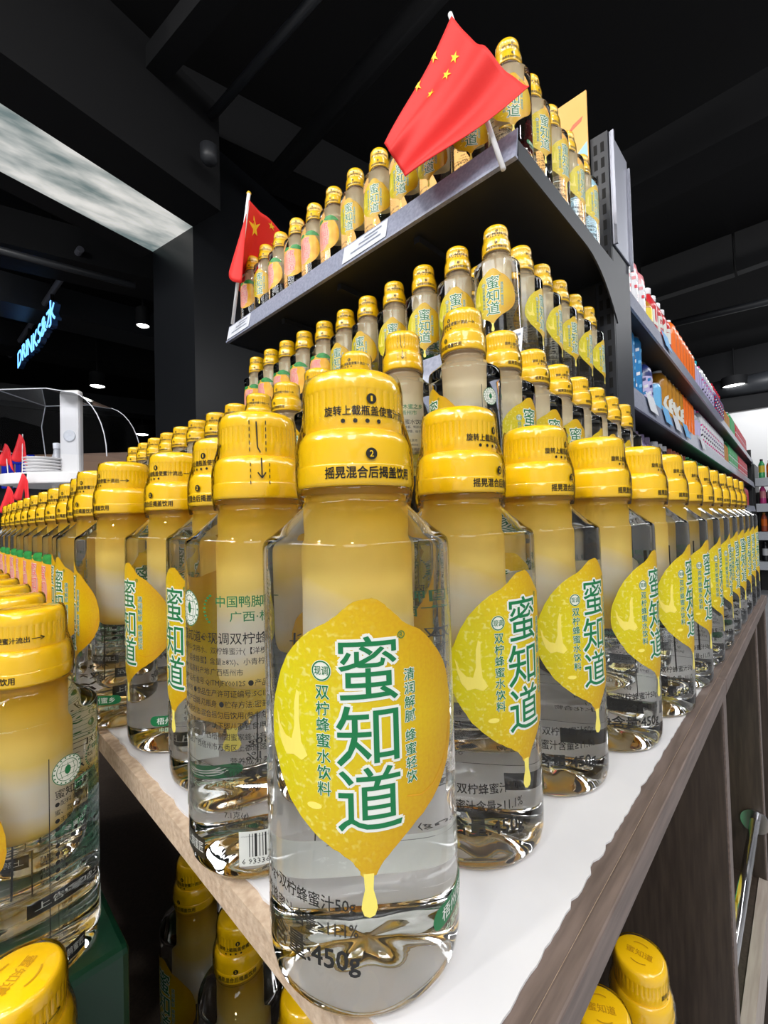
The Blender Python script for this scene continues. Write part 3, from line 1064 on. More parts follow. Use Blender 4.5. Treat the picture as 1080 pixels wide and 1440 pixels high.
def neon_sign():
    a, b = ond(33, 522, 4.4), ond(87, 456, 3.4)
    t = thing('neon_sign', 'glowing blue neon lettering sign hanging from a bar at upper left', 'sign', tuple((a + b) / 2))
    base = Vector(t.location)
    v, f = glyphs('DRINKS&水', 0.0, 3)
    xs = [p[0] for p in v]
    ys = [p[1] for p in v]
    wx, wy = max(xs) - min(xs), max(ys) - min(ys)
    hgt = 28 * 4.4 / F
    run = (b - a)
    run.z = 0
    nrm = Vector((run.y, -run.x, 0)).normalized()
    if nrm.dot(Vector((a.x, a.y, 0))) > 0:
        nrm = -nrm                      # towards the viewer
    from collections import Counter
    cnt = Counter()
    for g in f:
        for i in range(len(g)):
            cnt[tuple(sorted((g[i], g[(i + 1) % len(g)])))] += 1
    for m, off, dep in (('neon_side', 0.0, 0.04), ('neon_blue', 0.041, 0.004)):
        q = MB()
        vv = []
        for ddx, ddz in ((0, 0), (0.004, 0), (-0.004, 0)):
            vv = []
            for p in v:
                u = (p[0] - min(xs)) / wx
                h = (p[1] - min(ys)) / wy
                vv.append(a.lerp(b, u) + Vector((0, 0, hgt * h + ddz + 0.02 * math.sin(u * 9))) + run.normalized() * ddx - base + nrm * off)
            n = len(vv)
            q.add(vv + [p + nrm * dep for p in vv], [tuple(g) for g in f] + [tuple(i + n for i in reversed(g)) for g in f] + [(i, j, j + n, i + n) for (i, j), k in cnt.items() if k == 1])
        q.build('letter_backs' if m == 'neon_side' else 'neon_letters', m, t)
    up = Vector((0, 0, 1))
    MB().tube(a - run * 0.5 + up * (hgt + 0.16) - base, b + run * 0.35 + up * (hgt + 0.16) - base, 0.022, 10).build('hanging_bar', 'aluminium', t)
    for u in (0.2, 0.8):
        p = a.lerp(b, u) - base
        MB().tube(p + up * hgt * .8, p + up * (hgt + 0.15), 0.012, 8).build('bracket', 'beam_black', t)
        MB().tube(p + up * (hgt + 0.17), p + up * (3.6 - (p + base).z), 0.008, 8).build('hanger', 'beam_black', t)


neon_sign()
a, b = onz(0, 352, 1.5), onz(190, 402, 1.5)
ctube('light_track', a - (b - a) * 0.4, b, 0.02, 'duct_grey', 'grey lighting track across the dark ceiling above the neon sign', 'track')

# ------------------------------------------------------------------ display table
ZT = -0.143                    # table top (camera relative)
TX0, TY0, TX1, TY1 = 0.083, 0.058, 1.0, 1.55
tb = thing('display_table', 'large white-topped display cabinet with dark wood sides under the bottle rows', 'table', (0, 0, 0))
z1 = ZT + CAMZ
MB().box(TX0, TX1, TY0 + 0.004, TY1, z1 - 0.0135, z1 - 0.0012).build('table_board', 'chipboard', tb)
# brown edge strips on the right side, in two lengths
MB().box(TX0 - 0.0005, 0.4765, TY0 - 0.002, TY0 + 0.0042, z1 - 0.0140, z1 - 0.0008).build('edge_strip', 'brown_edge', tb, bevel=0.0008)
MB().box(0.4790, TX1, TY0 - 0.002, TY0 + 0.0042, z1 - 0.0140, z1 - 0.0008).build('edge_strip', 'brown_edge', tb, bevel=0.0008)
MB().box(TX0 + 0.002, TX1, TY0 + 0.0042, TY0 + 0.014, z1 - 0.0012, z1 - 0.0008).build('edge_tape', 'brown_edge', tb)


def ragged():
    pts = []
    rng = random.Random(5)
    x = TX0 + 0.006
    n = 260
    for i in range(n):                 # right border, torn
        t = i / (n - 1)
        pts.append((x + t * (TX1 - x), TY0 + 0.0095 + rng.uniform(0, .0006) + (0.0012 if rng.random() < .12 else 0)))
    pts.append((TX1, TY1))
    for i in range(n):                 # left border
        t = i / (n - 1)
        pts.append((TX0 + 0.0052 + rng.uniform(0, .0014), TY1 - t * (TY1 - TY0 - 0.012)))
    v = [(p[0], p[1], z1 - 0.0012) for p in pts] + [(p[0], p[1], z1) for p in pts]
    m = len(pts)
    f = [tuple(range(m - 1, -1, -1)), tuple(range(m, 2 * m))] + [(i, (i + 1) % m, m + (i + 1) % m, m + i) for i in range(m)]
    me = to_mesh('paper_cover', v, f, 'white_paper')
    obj('paper_cover', me, tb)


ragged()
ZS = -0.515 + CAMZ             # lower shelf
for x in (0.477, 0.808, TX1 - 0.018):
    MB().box(x, x + 0.018, TY0 + 0.002, 0.62, 0.06, z1 - 0.0137).build('divider', 'dark_wood', tb, bevel=0.0006)
    MB().box(x + 0.0005, x + 0.0175, TY0 + 0.0006, TY0 + 0.0019, 0.06, z1 - 0.0142).build('divider_edge', 'brown_edge', tb)
MB().box(TX0 + 0.01, TX1 - 0.0185, TY0 + 0.01, TY1, ZS - 0.02, ZS).build('lower_shelf', 'dark_wood', tb)
MB().box(0.4955, 0.8075, TY0 - 0.002, TY0 + 0.0095, ZS - 0.06, ZS + 0.002).build('shelf_front', 'pale_wood', tb)
MB().box(0.30, 0.4765, 0.30, 0.318, ZS + 0.0005, z1 - 0.0137).build('inner_panel', 'dark_wood', tb)
MB().box(0.30, 0.318, 0.3185, TY1, ZS + 0.0005, z1 - 0.0137).build('inner_panel', 'dark_wood', tb)
MB().box(0.50, 0.80, 0.30, 0.318, ZS + 0.0005, z1 - 0.0137).build('inner_panel', 'dark_wood', tb)
MB().box(TX0 + 0.03, TX1 - 0.02, TY0 + 0.03, TY1, 0.0, ZS - 0.0205).build('plinth', 'dark_wood', tb)
# chrome rail in front of the second bay
rail = thing('chrome_rail', 'thin chrome guard rail with round end plate in the cabinet opening', 'rail', (0, 0, 0))
MB().tube((0.4955, 0.069, ZS + 0.08), (0.806, 0.069, ZS + 0.08), 0.0055, 12).build('rail_bar', 'chrome', rail, smooth=True)
MB().tube((0.803, 0.069, ZS + 0.08), (0.8078, 0.069, ZS + 0.08), 0.016, 20).build('end_plate', 'chrome', rail)

# platform standing on the table that carries the raised rows
ZR = -0.003
MB().box(0.312, 1.0, 0.190, 1.50, z1 + 0.0005, ZR + CAMZ - 0.0).build('riser_platform', 'post_grey', bevel=0.003)
tag(bpy.data.objects['riser_platform'], 'dark raised platform on the table carrying the second tier of bottles', 'platform')

# ------------------------------------------------------------------ end shelf unit
es = thing('end_shelf', 'black metal end shelf unit with slotted post and two bottle shelves', 'shelf', (0, 0, 0))
SX0, SX1, SY0, SY1 = 0.566, 1.0, 0.272, 1.12
ZTOP, ZMID = 0.528, 0.232


def shelf_board(zs, x0, parent):
    zc = zs + CAMZ
    MB().box(x0 + 0.004, SX1, SY0 + 0.003, SY1 - 0.003, zc - 0.028, zc).build('shelf_board', 'shelf_black', parent, bevel=0.002)
    # side bracket with curved drop to the post
    for y, th in ((SY0, 0.003), (SY1 - 0.003, 0.003)):
        pts = [(x0 + 0.004, zc - 0.0005), (x0 + 0.004, zc - 0.030)]
        for k in range(9):
            t = k / 8
            xx = x0 + 0.02 + (SX1 - x0 - 0.02) * (0.55 + 0.45 * t)
            pts.append((xx, zc - 0.034 - 0.085 * t ** 2.2))
        pts += [(SX1 + 0.004, zc - 0.125), (SX1 + 0.004, zc - 0.0005)]
        MB().prism([(p[0], y, p[1]) for p in pts], (0, th, 0)).build('side_bracket', 'post_grey', parent)
    # ribs under the board
    for k in range(3):
        y = SY0 + 0.2 + 0.21 * k
        MB().box(x0 + 0.03, SX1, y, y + 0.012, zc - 0.040, zc - 0.0282).build('stiffener', 'shelf_black', parent)
    # price rail: leaning strip with a lip
    v = [(x0 - 0.004, zc - 0.026), (x0 + 0.004, zc + 0.016), (x0 + 0.006, zc + 0.016), (x0 + 0.0, zc - 0.026)]
    MB().prism([(p[0], SY0, p[1]) for p in v], (0, SY1 - SY0, 0)).build('price_rail', 'rail_grey', parent)
    MB().box(x0 - 0.006, x0 + 0.002, SY0, SY1, zc - 0.030, zc - 0.0262).build('rail_lip', 'rail_grey', parent)


shelf_board(ZTOP, SX0, es)
shelf_board(ZMID, SX0 - 0.04, es)
# upright post with slots
PX0, PX1, PY0, PY1 = 1.005, 1.13, 0.279, 0.3135
PTOP = 0.822 + CAMZ
MB().box(PX0, PX0 + 0.006, PY0 + 0.0005, PY1, 0.0, PTOP).build('slotted_upright', 'post_grey', es)
MB().box(PX0 + 0.0062, PX1, PY0, PY0 + 0.004, 0.0, PTOP - 0.24).build('post_side', 'post_grey', es)
sl = MB()
z = 1.0
while z < PTOP - 0.02:
    for yc in (PY0 + 0.011, PY0 + 0.025):
        sl.box(PX0 - 0.0006, PX0 + 0.001, yc - 0.0035, yc + 0.0035, z, z + 0.021)
    z += 0.034
o = sl.build('slots', 'slot_black', es)
o['kind'] = 'stuff'
MB().box(PX0 + 0.0062, PX1, PY0 - 0.004, PY0 - 0.0002, PTOP - 0.245, PTOP).build('sign_plate', 'aluminium', es, bevel=0.0012)
MB().box(PX0 + 0.0062, PX0 + 0.012, PY0 - 0.010, PY0 - 0.0042, PTOP - 0.245, PTOP).build('plate_channel', 'aluminium', es)
MB().box(PX1 - 0.006, PX1, PY0 - 0.010, PY0 - 0.0042, PTOP - 0.26, PTOP - 0.02).build('plate_channel', 'aluminium', es)
# back panel
MB().box(SX1 + 0.005, SX1 + 0.012, PY1 + 0.001, SY1, 0.9, ZTOP + CAMZ + 0.02).build('back_panel', 'shelf_black', es)

# ice cream poster behind the upper bottles
po = thing('shelf_poster', 'orange and blue ice cream poster board standing behind the top shelf', 'poster', (0, 0, 0))
xp = 0.992
zc = ZTOP + CAMZ + 0.001


def poster():
    y0, y1, ztp = 0.3145, 1.02, 0.926 + CAMZ
    MB().box(xp, xp + 0.004, y0, y1, zc, ztp).build('board', 'poster_orange', po)

    def shape(name, pts, m, k):
        MB().prism([(xp - 0.0004 * k, p[0], p[1]) for p in pts], (0.0003, 0, 0)).build(name, m, po)
    shape('blue_field', [(y0 + .001, zc + .005), (y0 + .001, zc + .285), (y0 + .04, zc + .255), (y0 + .13, zc + .17), (y0 + .2, zc + .02), (y0 + .19, zc + .005)], 'poster_blue', 1)
    shape('red_stroke', [(y0 + .008, zc + .345), (y0 + .03, zc + .338), (y0 + .055, zc + .312), (y0 + .034, zc + .326), (y0 + .012, zc + .335)], 'poster_red', 1)
    shape('brown_field', [(y0 + .22, zc + .005), (y0 + .22, zc + .12), (y0 + .4, zc + .16), (y0 + .6, zc + .1), (y0 + .6, zc + .005)], 'poster_brown', 1)
    for yy, m in ((y0 + .09, 'poster_ice'), (y0 + .25, 'poster_cream'), (y0 + .45, 'poster_cream')):
        cone = [(yy - .03, zc + .02), (yy - .034, zc + .07), (yy - .022, zc + .085), (yy - .026, zc + .1), (yy - .012, zc + .115), (yy, zc + .145), (yy + .012, zc + .115), (yy + .026, zc + .1), (yy + .022, zc + .085), (yy + .034, zc + .07), (yy + .03, zc + .02)]
        shape('ice_cream', cone, m, 2)


poster()


# price tags on the rail
def price_tag(pa, pb, zs, x0, label):
    a, b = onx(*pa, x0), onx(*pb, x0)
    ya, yb = sorted((a.y, b.y))
    zc = zs + CAMZ
    t = thing('price_tag', label, 'price tag', (x0, ya, zc), 0, 'price tags on the end shelf')
    v = [(-0.0062, -0.024), (0.0018, 0.012)]
    MB().add([(v[0][0], 0, v[0][1]), (v[0][0], yb - ya, v[0][1]), (v[1][0], yb - ya, v[1][1]), (v[1][0], 0, v[1][1]),
              (v[0][0] + .001, 0, v[0][1]), (v[0][0] + .001, yb - ya, v[0][1]), (v[1][0] + .001, yb - ya, v[1][1]), (v[1][0] + .001, 0, v[1][1])],
             [(0, 1, 2, 3), (7, 6, 5, 4), (0, 4, 5, 1), (1, 5, 6, 2), (2, 6, 7, 3), (3, 7, 4, 0)]).build('tag_card', 'tag_white', t)
    L = yb - ya
    for k, (u0, u1, h) in enumerate(((0.12, 0.8, 0.3), (0.2, 0.62, 0.55), (0.12, 0.5, 0.75))):
        q0 = Vector((v[0][0] + (v[1][0] - v[0][0]) * h - 0.0006, 0, v[0][1] + (v[1][1] - v[0][1]) * h))
        q1 = Vector((v[0][0] + (v[1][0] - v[0][0]) * (h + .08) - 0.0006, 0, v[0][1] + (v[1][1] - v[0][1]) * (h + .08)))
        MB().add([q0 + Vector((0, L * u0, 0)), q0 + Vector((0, L * u1, 0)), q1 + Vector((0, L * u1, 0)), q1 + Vector((0, L * u0, 0))], [(0, 1, 2, 3)]).build('tag_print', 'tag_ink', t)


price_tag((484, 372), (545, 322), ZTOP, SX0, 'wide white price tag in the middle of the upper shelf rail')
price_tag((322, 476), (352, 452), ZTOP, SX0, 'white price tag at the left end of the upper shelf rail')
price_tag((715, 480), (735, 475), ZMID, SX0 - 0.04, 'pale price tag at the near end of the lower shelf rail')


# ------------------------------------------------------------------ flags
def star_pts(n=5, r=1.0, r2=0.382, a0=90):
    return [((r if k % 2 == 0 else r2) * math.cos(math.radians(a0 + 36 * k)), (r if k % 2 == 0 else r2) * math.sin(math.radians(a0 + 36 * k))) for k in range(10)]


def cloth(name, surf, nu, nv, m, parent, th=0.0006):
    v = [surf(i / nu, j / nv) for j in range(nv + 1) for i in range(nu + 1)]
    f = [(j * (nu + 1) + i, j * (nu + 1) + i + 1, (j + 1) * (nu + 1) + i + 1, (j + 1) * (nu + 1) + i) for j in range(nv) for i in range(nu)]
    me = to_mesh(name, v, f, m, True)
    o = obj(name, me, parent)
    md = o.modifiers.new('thickness', 'SOLIDIFY')
    md.thickness = th
    md.offset = 0
    return o


def bil(A, B, C, D, u, v):
    """A(0,0) B(1,0) C(1,1) D(0,1)"""
    return (A * (1 - u) + B * u) * (1 - v) + (D * (1 - u) + C * u) * v


def star_on(surf, uc, vc, ru, rv, parent, toward, rot=0.0, clip=None):
    pts = star_pts(a0=90 + rot)
    ring = []
    for x, y in pts:
        u, v = uc + x * ru, vc + y * rv
        if clip is not None:
            u = max(u, clip)
        ring.append(surf(u, v) + toward)
    c = surf(max(uc, clip if clip is not None else -9), vc) + toward
    me = to_mesh('star', [c] + ring + [p + toward * 0.3 for p in [c] + ring], [(0, 1 + k, 1 + (k + 1) % 10) for k in range(10)] + [(11, 12 + (k + 1) % 10, 12 + k) for k in range(10)] + [(1 + k, 12 + k, 12 + (k + 1) % 10, 1 + (k + 1) % 10) for k in range(10)], 'flag_yellow')
    return obj('star', me, parent)


def big_flag():
    t = thing('hand_flag', 'large red flag with yellow stars leaning over the corner of the top shelf', 'flag', (0, 0, 0), 0, 'red flags on the top shelf')
    xf = 0.535
    base = onx(708, 238, 0.548)
    top = onx(633, 20, 0.545)
    MB().tube(base, top, 0.0036, 10).build('flag_pole', 'white_plastic', t, smooth=True)
    A, B, C, D = onx(635, 22, xf), onx(744, 119, xf - 0.01), onx(575, 256, xf - 0.015), onx(542, 204, xf - 0.01)

    def surf(u, v):
        p = bil(A, B, C, D, u, v)
        w = (0.0075 * math.sin(u * 9.5 + v * 1.3) + 0.003 * math.sin(u * 21 - v * 2.5)) * min(1, u * 3) + 0.004 * math.sin(v * 5)
        sag = -0.008 * math.sin(math.pi * u) * (1 - v) * 1.0
        return p + Vector((w, 0.25 * w, sag))
    cloth('flag_cloth', surf, 36, 36, 'flag_red', t)
    E_ = onx(684, 168, 0.548)

    def back(u, v):
        p = bil(A + Vector((0.003, 0, 0)), A + Vector((0.012, 0, 0)), E_, D + Vector((0.002, 0, 0)), u, v)
        k = math.sin(math.pi * u)
        return p + Vector((0.006 + 0.004 * k * v, 0, 0))
    cloth('folded_cloth', back, 10, 16, 'flag_red', t)
    tw = Vector((-0.0012, -0.0006, 0))
    for (u, v, c) in ((0.235, 0.165, None), (0.275, 0.285, None), (0.235, 0.46, None)):
        star_on(surf, u, v, 0.062, 0.042, t, tw, 12)
    for (u, v) in ((0.012, 0.27), (0.012, 0.50)):
        star_on(surf, u, v, 0.062, 0.042, t, tw, 40, clip=0.001)


def small_flag():
    t = thing('hand_flag', 'narrow hanging red flag with large yellow star at the far shelf end', 'flag', (0, 0, 0), 0, 'red flags on the top shelf')
    xb = 0.548
    base, top = onx(327, 456, xb), onx(350, 272, xb)
    MB().tube(base, top, 0.0042, 10).build('flag_pole', 'white_plastic', t, smooth=True)
    MB().tube(top, top + Vector((0, 0, 0.004)), 0.006, 10, 0.003).build('pole_tip', 'flag_yellow', t, smooth=True)
    A, B, C, D = onx(350, 281, xb), onx(400, 330, xb + 0.14), onx(392, 415, xb + 0.14), onx(337, 380, xb)

    def surf(u, v):
        p = bil(A, B, C, D, u, v)
        w = 0.008 * math.sin(u * 8 + v * 1.5) * min(1, u * 4)
        return p + Vector((w, w * 0.8 + 0.085 * math.sin(math.pi * min(1.0, u * 1.15)) * v, 0))
    cloth('flag_cloth', surf, 24, 24, 'flag_red', t)
    A2, B2, C2, D2 = onx(347, 300, xb), onx(346, 302, xb - 0.004), onx(322, 382, xb - 0.012), onx(340, 398, xb - 0.002)

    def lobe(u, v):
        p = bil(A2, B2, C2, D2 + (C2 - D2) * 0.0, u, v)
        return p + Vector((-0.012 * math.sin(math.pi * u) * v, 0, -0.012 * math.sin(math.pi * u) * v))
    cloth('folded_cloth', lobe, 12, 16, 'flag_red', t)
    tw = Vector((-0.0025, -0.0022, 0))
    star_on(surf, 0.26, 0.22, 0.20, 0.125, t, tw, 8)
    for (u, v) in ((0.68, 0.06), (0.80, 0.26), (0.72, 0.46), (0.55, 0.62)):
        star_on(surf, u, v, 0.075, 0.045, t, tw, 20)


big_flag()
small_flag()

# ------------------------------------------------------------------ honey water bottles
# corner and right edge of the table
bottle(0.1075, 0.1180, ZT, -130.5, 'nearest lemon water bottle standing at the front corner of the table')
RX = [(0.1777, 0.1200), (0.2465, 0.1140), (0.3135, 0.1025), (0.3815, 0.0955)] + [(0.3815 + 0.0688 * k, 0.0940 - 0.0002 * k) for k in range(1, 9)]
for i, (x, y) in enumerate(RX):
    bottle(x, y, ZT, -97 + random.uniform(-5, 5) - 3 * math.sin(i), '%s lemon water bottle behind the corner bottle along the right table edge' % ORD[i], 'bottles along the right table edge', detail=2 if i < 4 else 1)
# left edge of the table
LA = [74, 184, 182, 166, 184, 172, 184]
for i in range(15):
    y = (0.1885, 0.2545, 0.3210, 0.3880, 0.4560, 0.5230)[i] if i < 6 else 0.5905 + 0.0675 * (i - 6)
    x = (0.1095, 0.1250, 0.1222, 0.1070, 0.1070, 0.1145)[i] if i < 6 else 0.1165
    kd = 'lemon' if i < 6 else 'pomelo'
    bottle(x, y, ZT, LA[i] if i < 7 else 182 + random.uniform(-8, 8), '%s %s water bottle beyond the corner bottle along the left table edge' % (ORD[i], kd), 'bottles along the left table edge', kd, 2 if i < 4 else 1)
# second and third rows on the table, partly seen between the first
for i in range(12):
    bottle(0.1930, 0.1920 + 0.0685 * i, ZT, 170 + random.uniform(-40, 40), '%s bottle of the second row behind the left table edge' % ORD[i], 'second row on the table', detail=1)
for i in range(6):
    bottle(0.2605, 0.1900 + 0.0685 * i, ZT, -120 + random.uniform(-40, 40), '%s bottle of the third row, just below the raised platform' % ORD[i], 'third row on the table', detail=1)
# raised platform rows
bottle(0.345, 0.225, ZR, 150, 'lemon water bottle at the front corner of the raised platform', detail=2)
for i in range(7):
    bottle(0.345 + 0.0705 * (i + 1), 0.2255 + 0.001 * i, ZR, -100 + random.uniform(-18, 18), '%s bottle on the raised platform going back along its right side' % ORD[i], 'bottles on the raised platform', detail=1)
for i in range(13):
    bottle(0.339 + random.uniform(-.002, .003), 0.225 + 0.0705 * (i + 1), ZR, (60 if i == 0 else 180) + random.uniform(-25, 25), '%s bottle on the raised platform going left along its front' % ORD[i], 'bottles on the raised platform', detail=1)
# lower shelf of the end unit
MIDX = 0.583
for i in range(11):
    kd = 'lemon' if i < 6 else 'pomelo'
    if i == 4:
        kd = 'lemon'
    bottle(MIDX + (0.003 if i in (5, 6) else 0), 0.318 + 0.0682 * i, ZMID, -158 + random.uniform(-14, 14), '%s %s water bottle from the near corner in the lower shelf front row' % (ORD[i], kd), 'bottles on the lower shelf', kd, 1)
for i in range(5):
    bottle(MIDX + 0.0715 * (i + 1), 0.316, ZMID, -96 + random.uniform(-12, 12), '%s bottle behind the corner bottle on the lower shelf right side' % ORD[i], 'bottles on the lower shelf', detail=1)
for i in range(7):
    bottle(MIDX + 0.0715, 0.388 + 0.0682 * i, ZMID, -150 + random.uniform(-30, 30), '%s bottle of the back row on the lower shelf' % ORD[i], 'bottles on the lower shelf', detail=0)
# top shelf
TOPX = 0.617
for i in range(12):
    kd = 'pomelo' if i in (6, 7, 8, 9, 11) else 'lemon'
    bottle(TOPX - 0.0007 * i, 0.3070 + 0.0682 * i, ZTOP, -160 + random.uniform(-16, 16), '%s %s water bottle from the large flag in the top shelf front row' % (ORD[i], kd), 'bottles on the top shelf', kd, 1)
for i in range(4):
    bottle(TOPX + 0.0745 * (i + 1), 0.3090, ZTOP, -100 + random.uniform(-14, 14), '%s bottle behind the near corner on the top shelf right side' % ORD[i], 'bottles on the top shelf', detail=1)
# step of cartons left of the table, and bottles on it
ZC = -0.238
car = thing('drink_carton', 'glossy dark green carton holding up the bottle row left of the table', 'carton', (0, 0, 0))
MB().box(-0.20, 0.0795, 0.288, 1.0, 0.0, ZC + CAMZ).build('carton_body', 'green_carton', car, bevel=0.004)
for i in range(6):
    bottle(0.0390 + 0.0005 * i, 0.3235 + 0.0705 * i, ZC, -172 - 6 * (i % 2), '%s bottle on the green carton, counted from the near end' % ORD[i], 'bottles on the green carton', detail=2 if i < 2 else 1)
ZL = -0.383
MB().box(-0.25, 0.078, 0.09, 0.2865, 0.0, ZL + CAMZ).build('drink_carton', 'green_carton', bevel=0.004)
tag(bpy.data.objects['drink_carton.001'], 'lower dark carton under the two bottles at the bottom left corner', 'carton')
bottle(0.0250, 0.2490, ZL, -140, 'low yellow-capped bottle at the bottom left showing its embossed cap top')
bottle(0.0330, 0.1770, ZL, -120, 'lowest yellow-capped bottle peeking in at the bottom left edge')
# bottles in the shade under the table
for i, (x, y, a) in enumerate(((0.1790, 0.260, -150), (0.1780, 0.352, -140), (0.1800, 0.442, -175))):
    bottle(x, y, ZS - CAMZ, a, '%s bottle in the shadow under the left table edge, nearest first' % ORD[i], 'bottles under the left table edge')
bottle(0.3600, 0.1000, ZS - CAMZ, -85, 'dim bottle with embossed cap standing in the right cabinet opening')
bottle(0.3030, 0.1080, ZS - CAMZ, -60, 'dim bottle nearer the corner in the right cabinet opening')


# ------------------------------------------------------------------ right aisle shelf with drinks
GYAW = math.radians(1.27)
GO = Vector((1.150, 0.285, 0.0))         # near front corner of the aisle shelf
gs = thing('aisle_shelf', 'long black supermarket shelf with grey rails running down the right aisle', 'shelf', tuple(GO), GYAW)
GL, GD = 4.9, 0.38
ZG = (0.05, 0.302, 0.541)
for zs in ZG:
    zc = zs + CAMZ
    MB().box(0, GL, 0.012, GD, zc - 0.03, zc).build('shelf_board', 'shelf_black', gs)
    MB().prism([(0, 0, zc - 0.045), (0, 0.01, zc + 0.012), (0, 0.012, zc + 0.012), (0, 0.006, zc - 0.045)], (GL, 0, 0)).build('price_rail', 'rail_grey', gs)
MB().box(0, GL, GD, GD + 0.02, 0.0, 0.60 + CAMZ).build('back_panel', 'shelf_black', gs)
MB().box(0, GL, 0.03, GD, 0.0, 0.12).build('base', 'shelf_black', gs)
MB().box(GL, GL + 0.03, 0.02, GD + 0.02, 0.0, 0.66 + CAMZ).build('upright', 'shelf_black', gs)


def gpt(x, y):
    return GO.x + x * math.cos(GYAW) - y * math.sin(GYAW), GO.y + x * math.sin(GYAW) + y * math.cos(GYAW)


for nme, c in (('pd_pink', (0.80, 0.30, 0.33)), ('pd_white', (0.75, 0.76, 0.80)), ('pd_red', (0.52, 0.012, 0.02)), ('pd_crimson', (0.70, 0.02, 0.05)), ('pd_orange', (0.88, 0.17, 0.015)), ('pd_amber', (0.50, 0.22, 0.015)), ('pd_blue', (0.02, 0.20, 0.48)),
              ('pd_sky', (0.16, 0.48, 0.80)), ('pd_lilac', (0.52, 0.47, 0.74)), ('pd_violet', (0.20, 0.15, 0.30)), ('pd_green', (0.05, 0.42, 0.14)), ('pd_dark', (0.014, 0.014, 0.02)), ('pd_teal', (0.03, 0.42, 0.52)), ('pd_yellow', (0.85, 0.66, 0.05)), ('pd_magenta', (0.70, 0.06, 0.28)), ('pd_rust', (0.45, 0.08, 0.03)), ('pd_navy', (0.015, 0.03, 0.16)), ('pd_clear', (0.45, 0.47, 0.52))):
    mat(nme, c, 0.3, coat=0.4)

_pm = {}


def prod_mesh(key, prof, seg, m):
    k = (key, m)
    if k not in _pm:
        v, f = lathe(prof, seg)
        me = to_mesh(key, v, f, m)
        sharp_smooth(me, 40)
        _pm[k] = me
    return _pm[k]


def product(kind, x, y, zs, h, r, body, lab, cap, label, group, letter=None, name=None, pattern=None):
    t = thing(name or {'pet': 'juice_bottle', 'can': 'drink_can', 'round': 'milk_drink_bottle'}[kind], label, 'can' if kind == 'can' else 'bottle', (x, y, zs + CAMZ + 0.0005), math.radians(-100), group)
    if kind == 'pet':
        prof = [(0, .002), (r * .8, 0), (r, .006), (r, h * .30), (r * .96, h * .33), (r * .96, h * .62), (r, h * .65), (r * .95, h * .72), (r * .5, h * .86), (r * .42, h * .90), (r * .42, h * .93), (0, h * .93)]
        cp = [(r * .46, h * .90), (r * .48, h * .905), (r * .48, h * .99), (r * .42, h), (0, h)]
        lb = [(r * 1.0, h * .30), (r * 1.0, h * .66)]
    elif kind == 'round':
        prof = [(0, .002), (r * .8, 0), (r, .006), (r, h * .78), (r * .9, h * .88), (r * .55, h * .97), (0, h)]
        cp = [(r * .5, h * .955), (r * .52, h * .96), (r * .5, h * 1.01), (0, h * 1.015)]
        lb = [(r * 1.01, h * .10), (r * 1.01, h * .72)]
    else:
        prof = [(0, .004), (r * .75, .004), (r * .8, 0), (r * .86, .003), (r, .012), (r, h - .014), (r * .86, h - .002), (r * .84, h), (r * .8, h - .004), (0, h - .004)]
        cp = None
        lb = [(r * 1.008, .014), (r * 1.008, h - .016)]
    key = '%s_%.3f_%.3f' % (kind, h, r)
    bo = obj('can_body' if kind == 'can' else 'bottle_body', prod_mesh(key + 'b', prof, 20, body), t)
    if cp:
        obj('cap', prod_mesh(key + 'c', cp, 16, cap), t)
    else:
        obj('can_lid', prod_mesh(key + 'l', [(0, h - .003), (r * .80, h - .003), (r * .82, h + .001), (r * .86, h + .0015), (r * .88, h - .002)], 20, 'aluminium'), t)
    obj('sleeve', prod_mesh(key + 's', lb, 20, lab), t)
    if pattern:
        # diagonal colour blocks printed around the sleeve
        sh = Sheet()
        rng = random.Random(4)
        rm = lb[0][0] * 1000
        for q in range(5):
            z = lb[0][1] * 1000 + (lb[1][1] - lb[0][1]) * 1000 * (q + .15) / 5
            for s in range(-2, 3):
                s0 = s * rm * 0.55 + (q % 2) * rm * .2
                sh.poly([(s0, z), (s0 + rm * .38, z + 4), (s0 + rm * .38, z + 13), (s0, z + 9)], pattern[(q + s) % len(pattern)], 1)
        k = (key, 'pat', pattern)
        if k not in _pm:
            _pm[k] = sh.wrap('sleeve_pattern', rm, 6.0, 0.4)
        obj('sleeve_pattern', _pm[k], t)['kind'] = 'stuff'
    if letter:
        sh = Sheet()
        rm = lb[0][0] * 1000
        zc = (lb[0][1] + lb[1][1]) * 500
        sh.fit(letter, -rm * .62, rm * .62, zc - rm * .8, zc + rm * .8, 'ink_white', 2, 0.04)
        k = (key, 'let', letter)
        if k not in _pm:
            _pm[k] = sh.wrap('sleeve_letter', rm, 5.0, 0.6)
        obj('sleeve_letter', _pm[k], t)
    return t


def gx(px):
    """distance along the aisle shelf of a front-row thing seen at column px"""
    az = YAW - math.atan((px - CX) / F)
    t = math.tan(az - GYAW)
    # a point (x, 0.05) in shelf coordinates
    ox, oy = GO.x * math.cos(GYAW) + GO.y * math.sin(GYAW), -GO.x * math.sin(GYAW) + GO.y * math.cos(GYAW)
    return (oy + 0.05) / t - ox


def prun(zs, p0, p1, kind, h, r, body, lab, cap, what, where, letters=None, pattern=None):
    x0, x1 = gx(p0) + r, gx(p1) - r
    dx = 2 * r + 0.009
    n = max(1, int((x1 - x0) / dx) + 1)
    for i in range(n):
        lt = letters[i % len(letters)] if letters else None
        lb = '%s, %s of its run on %s' % (what, ORD[i], where) if n > 1 else what + ' on ' + where
        xx, yy = gpt(x0 + i * dx, 0.05 + r * 0.5)
        product(kind, xx, yy, zs, h, r, body, lab, cap, lb, '%s on %s' % (what, where) if n > 1 else None, lt, None, pattern)


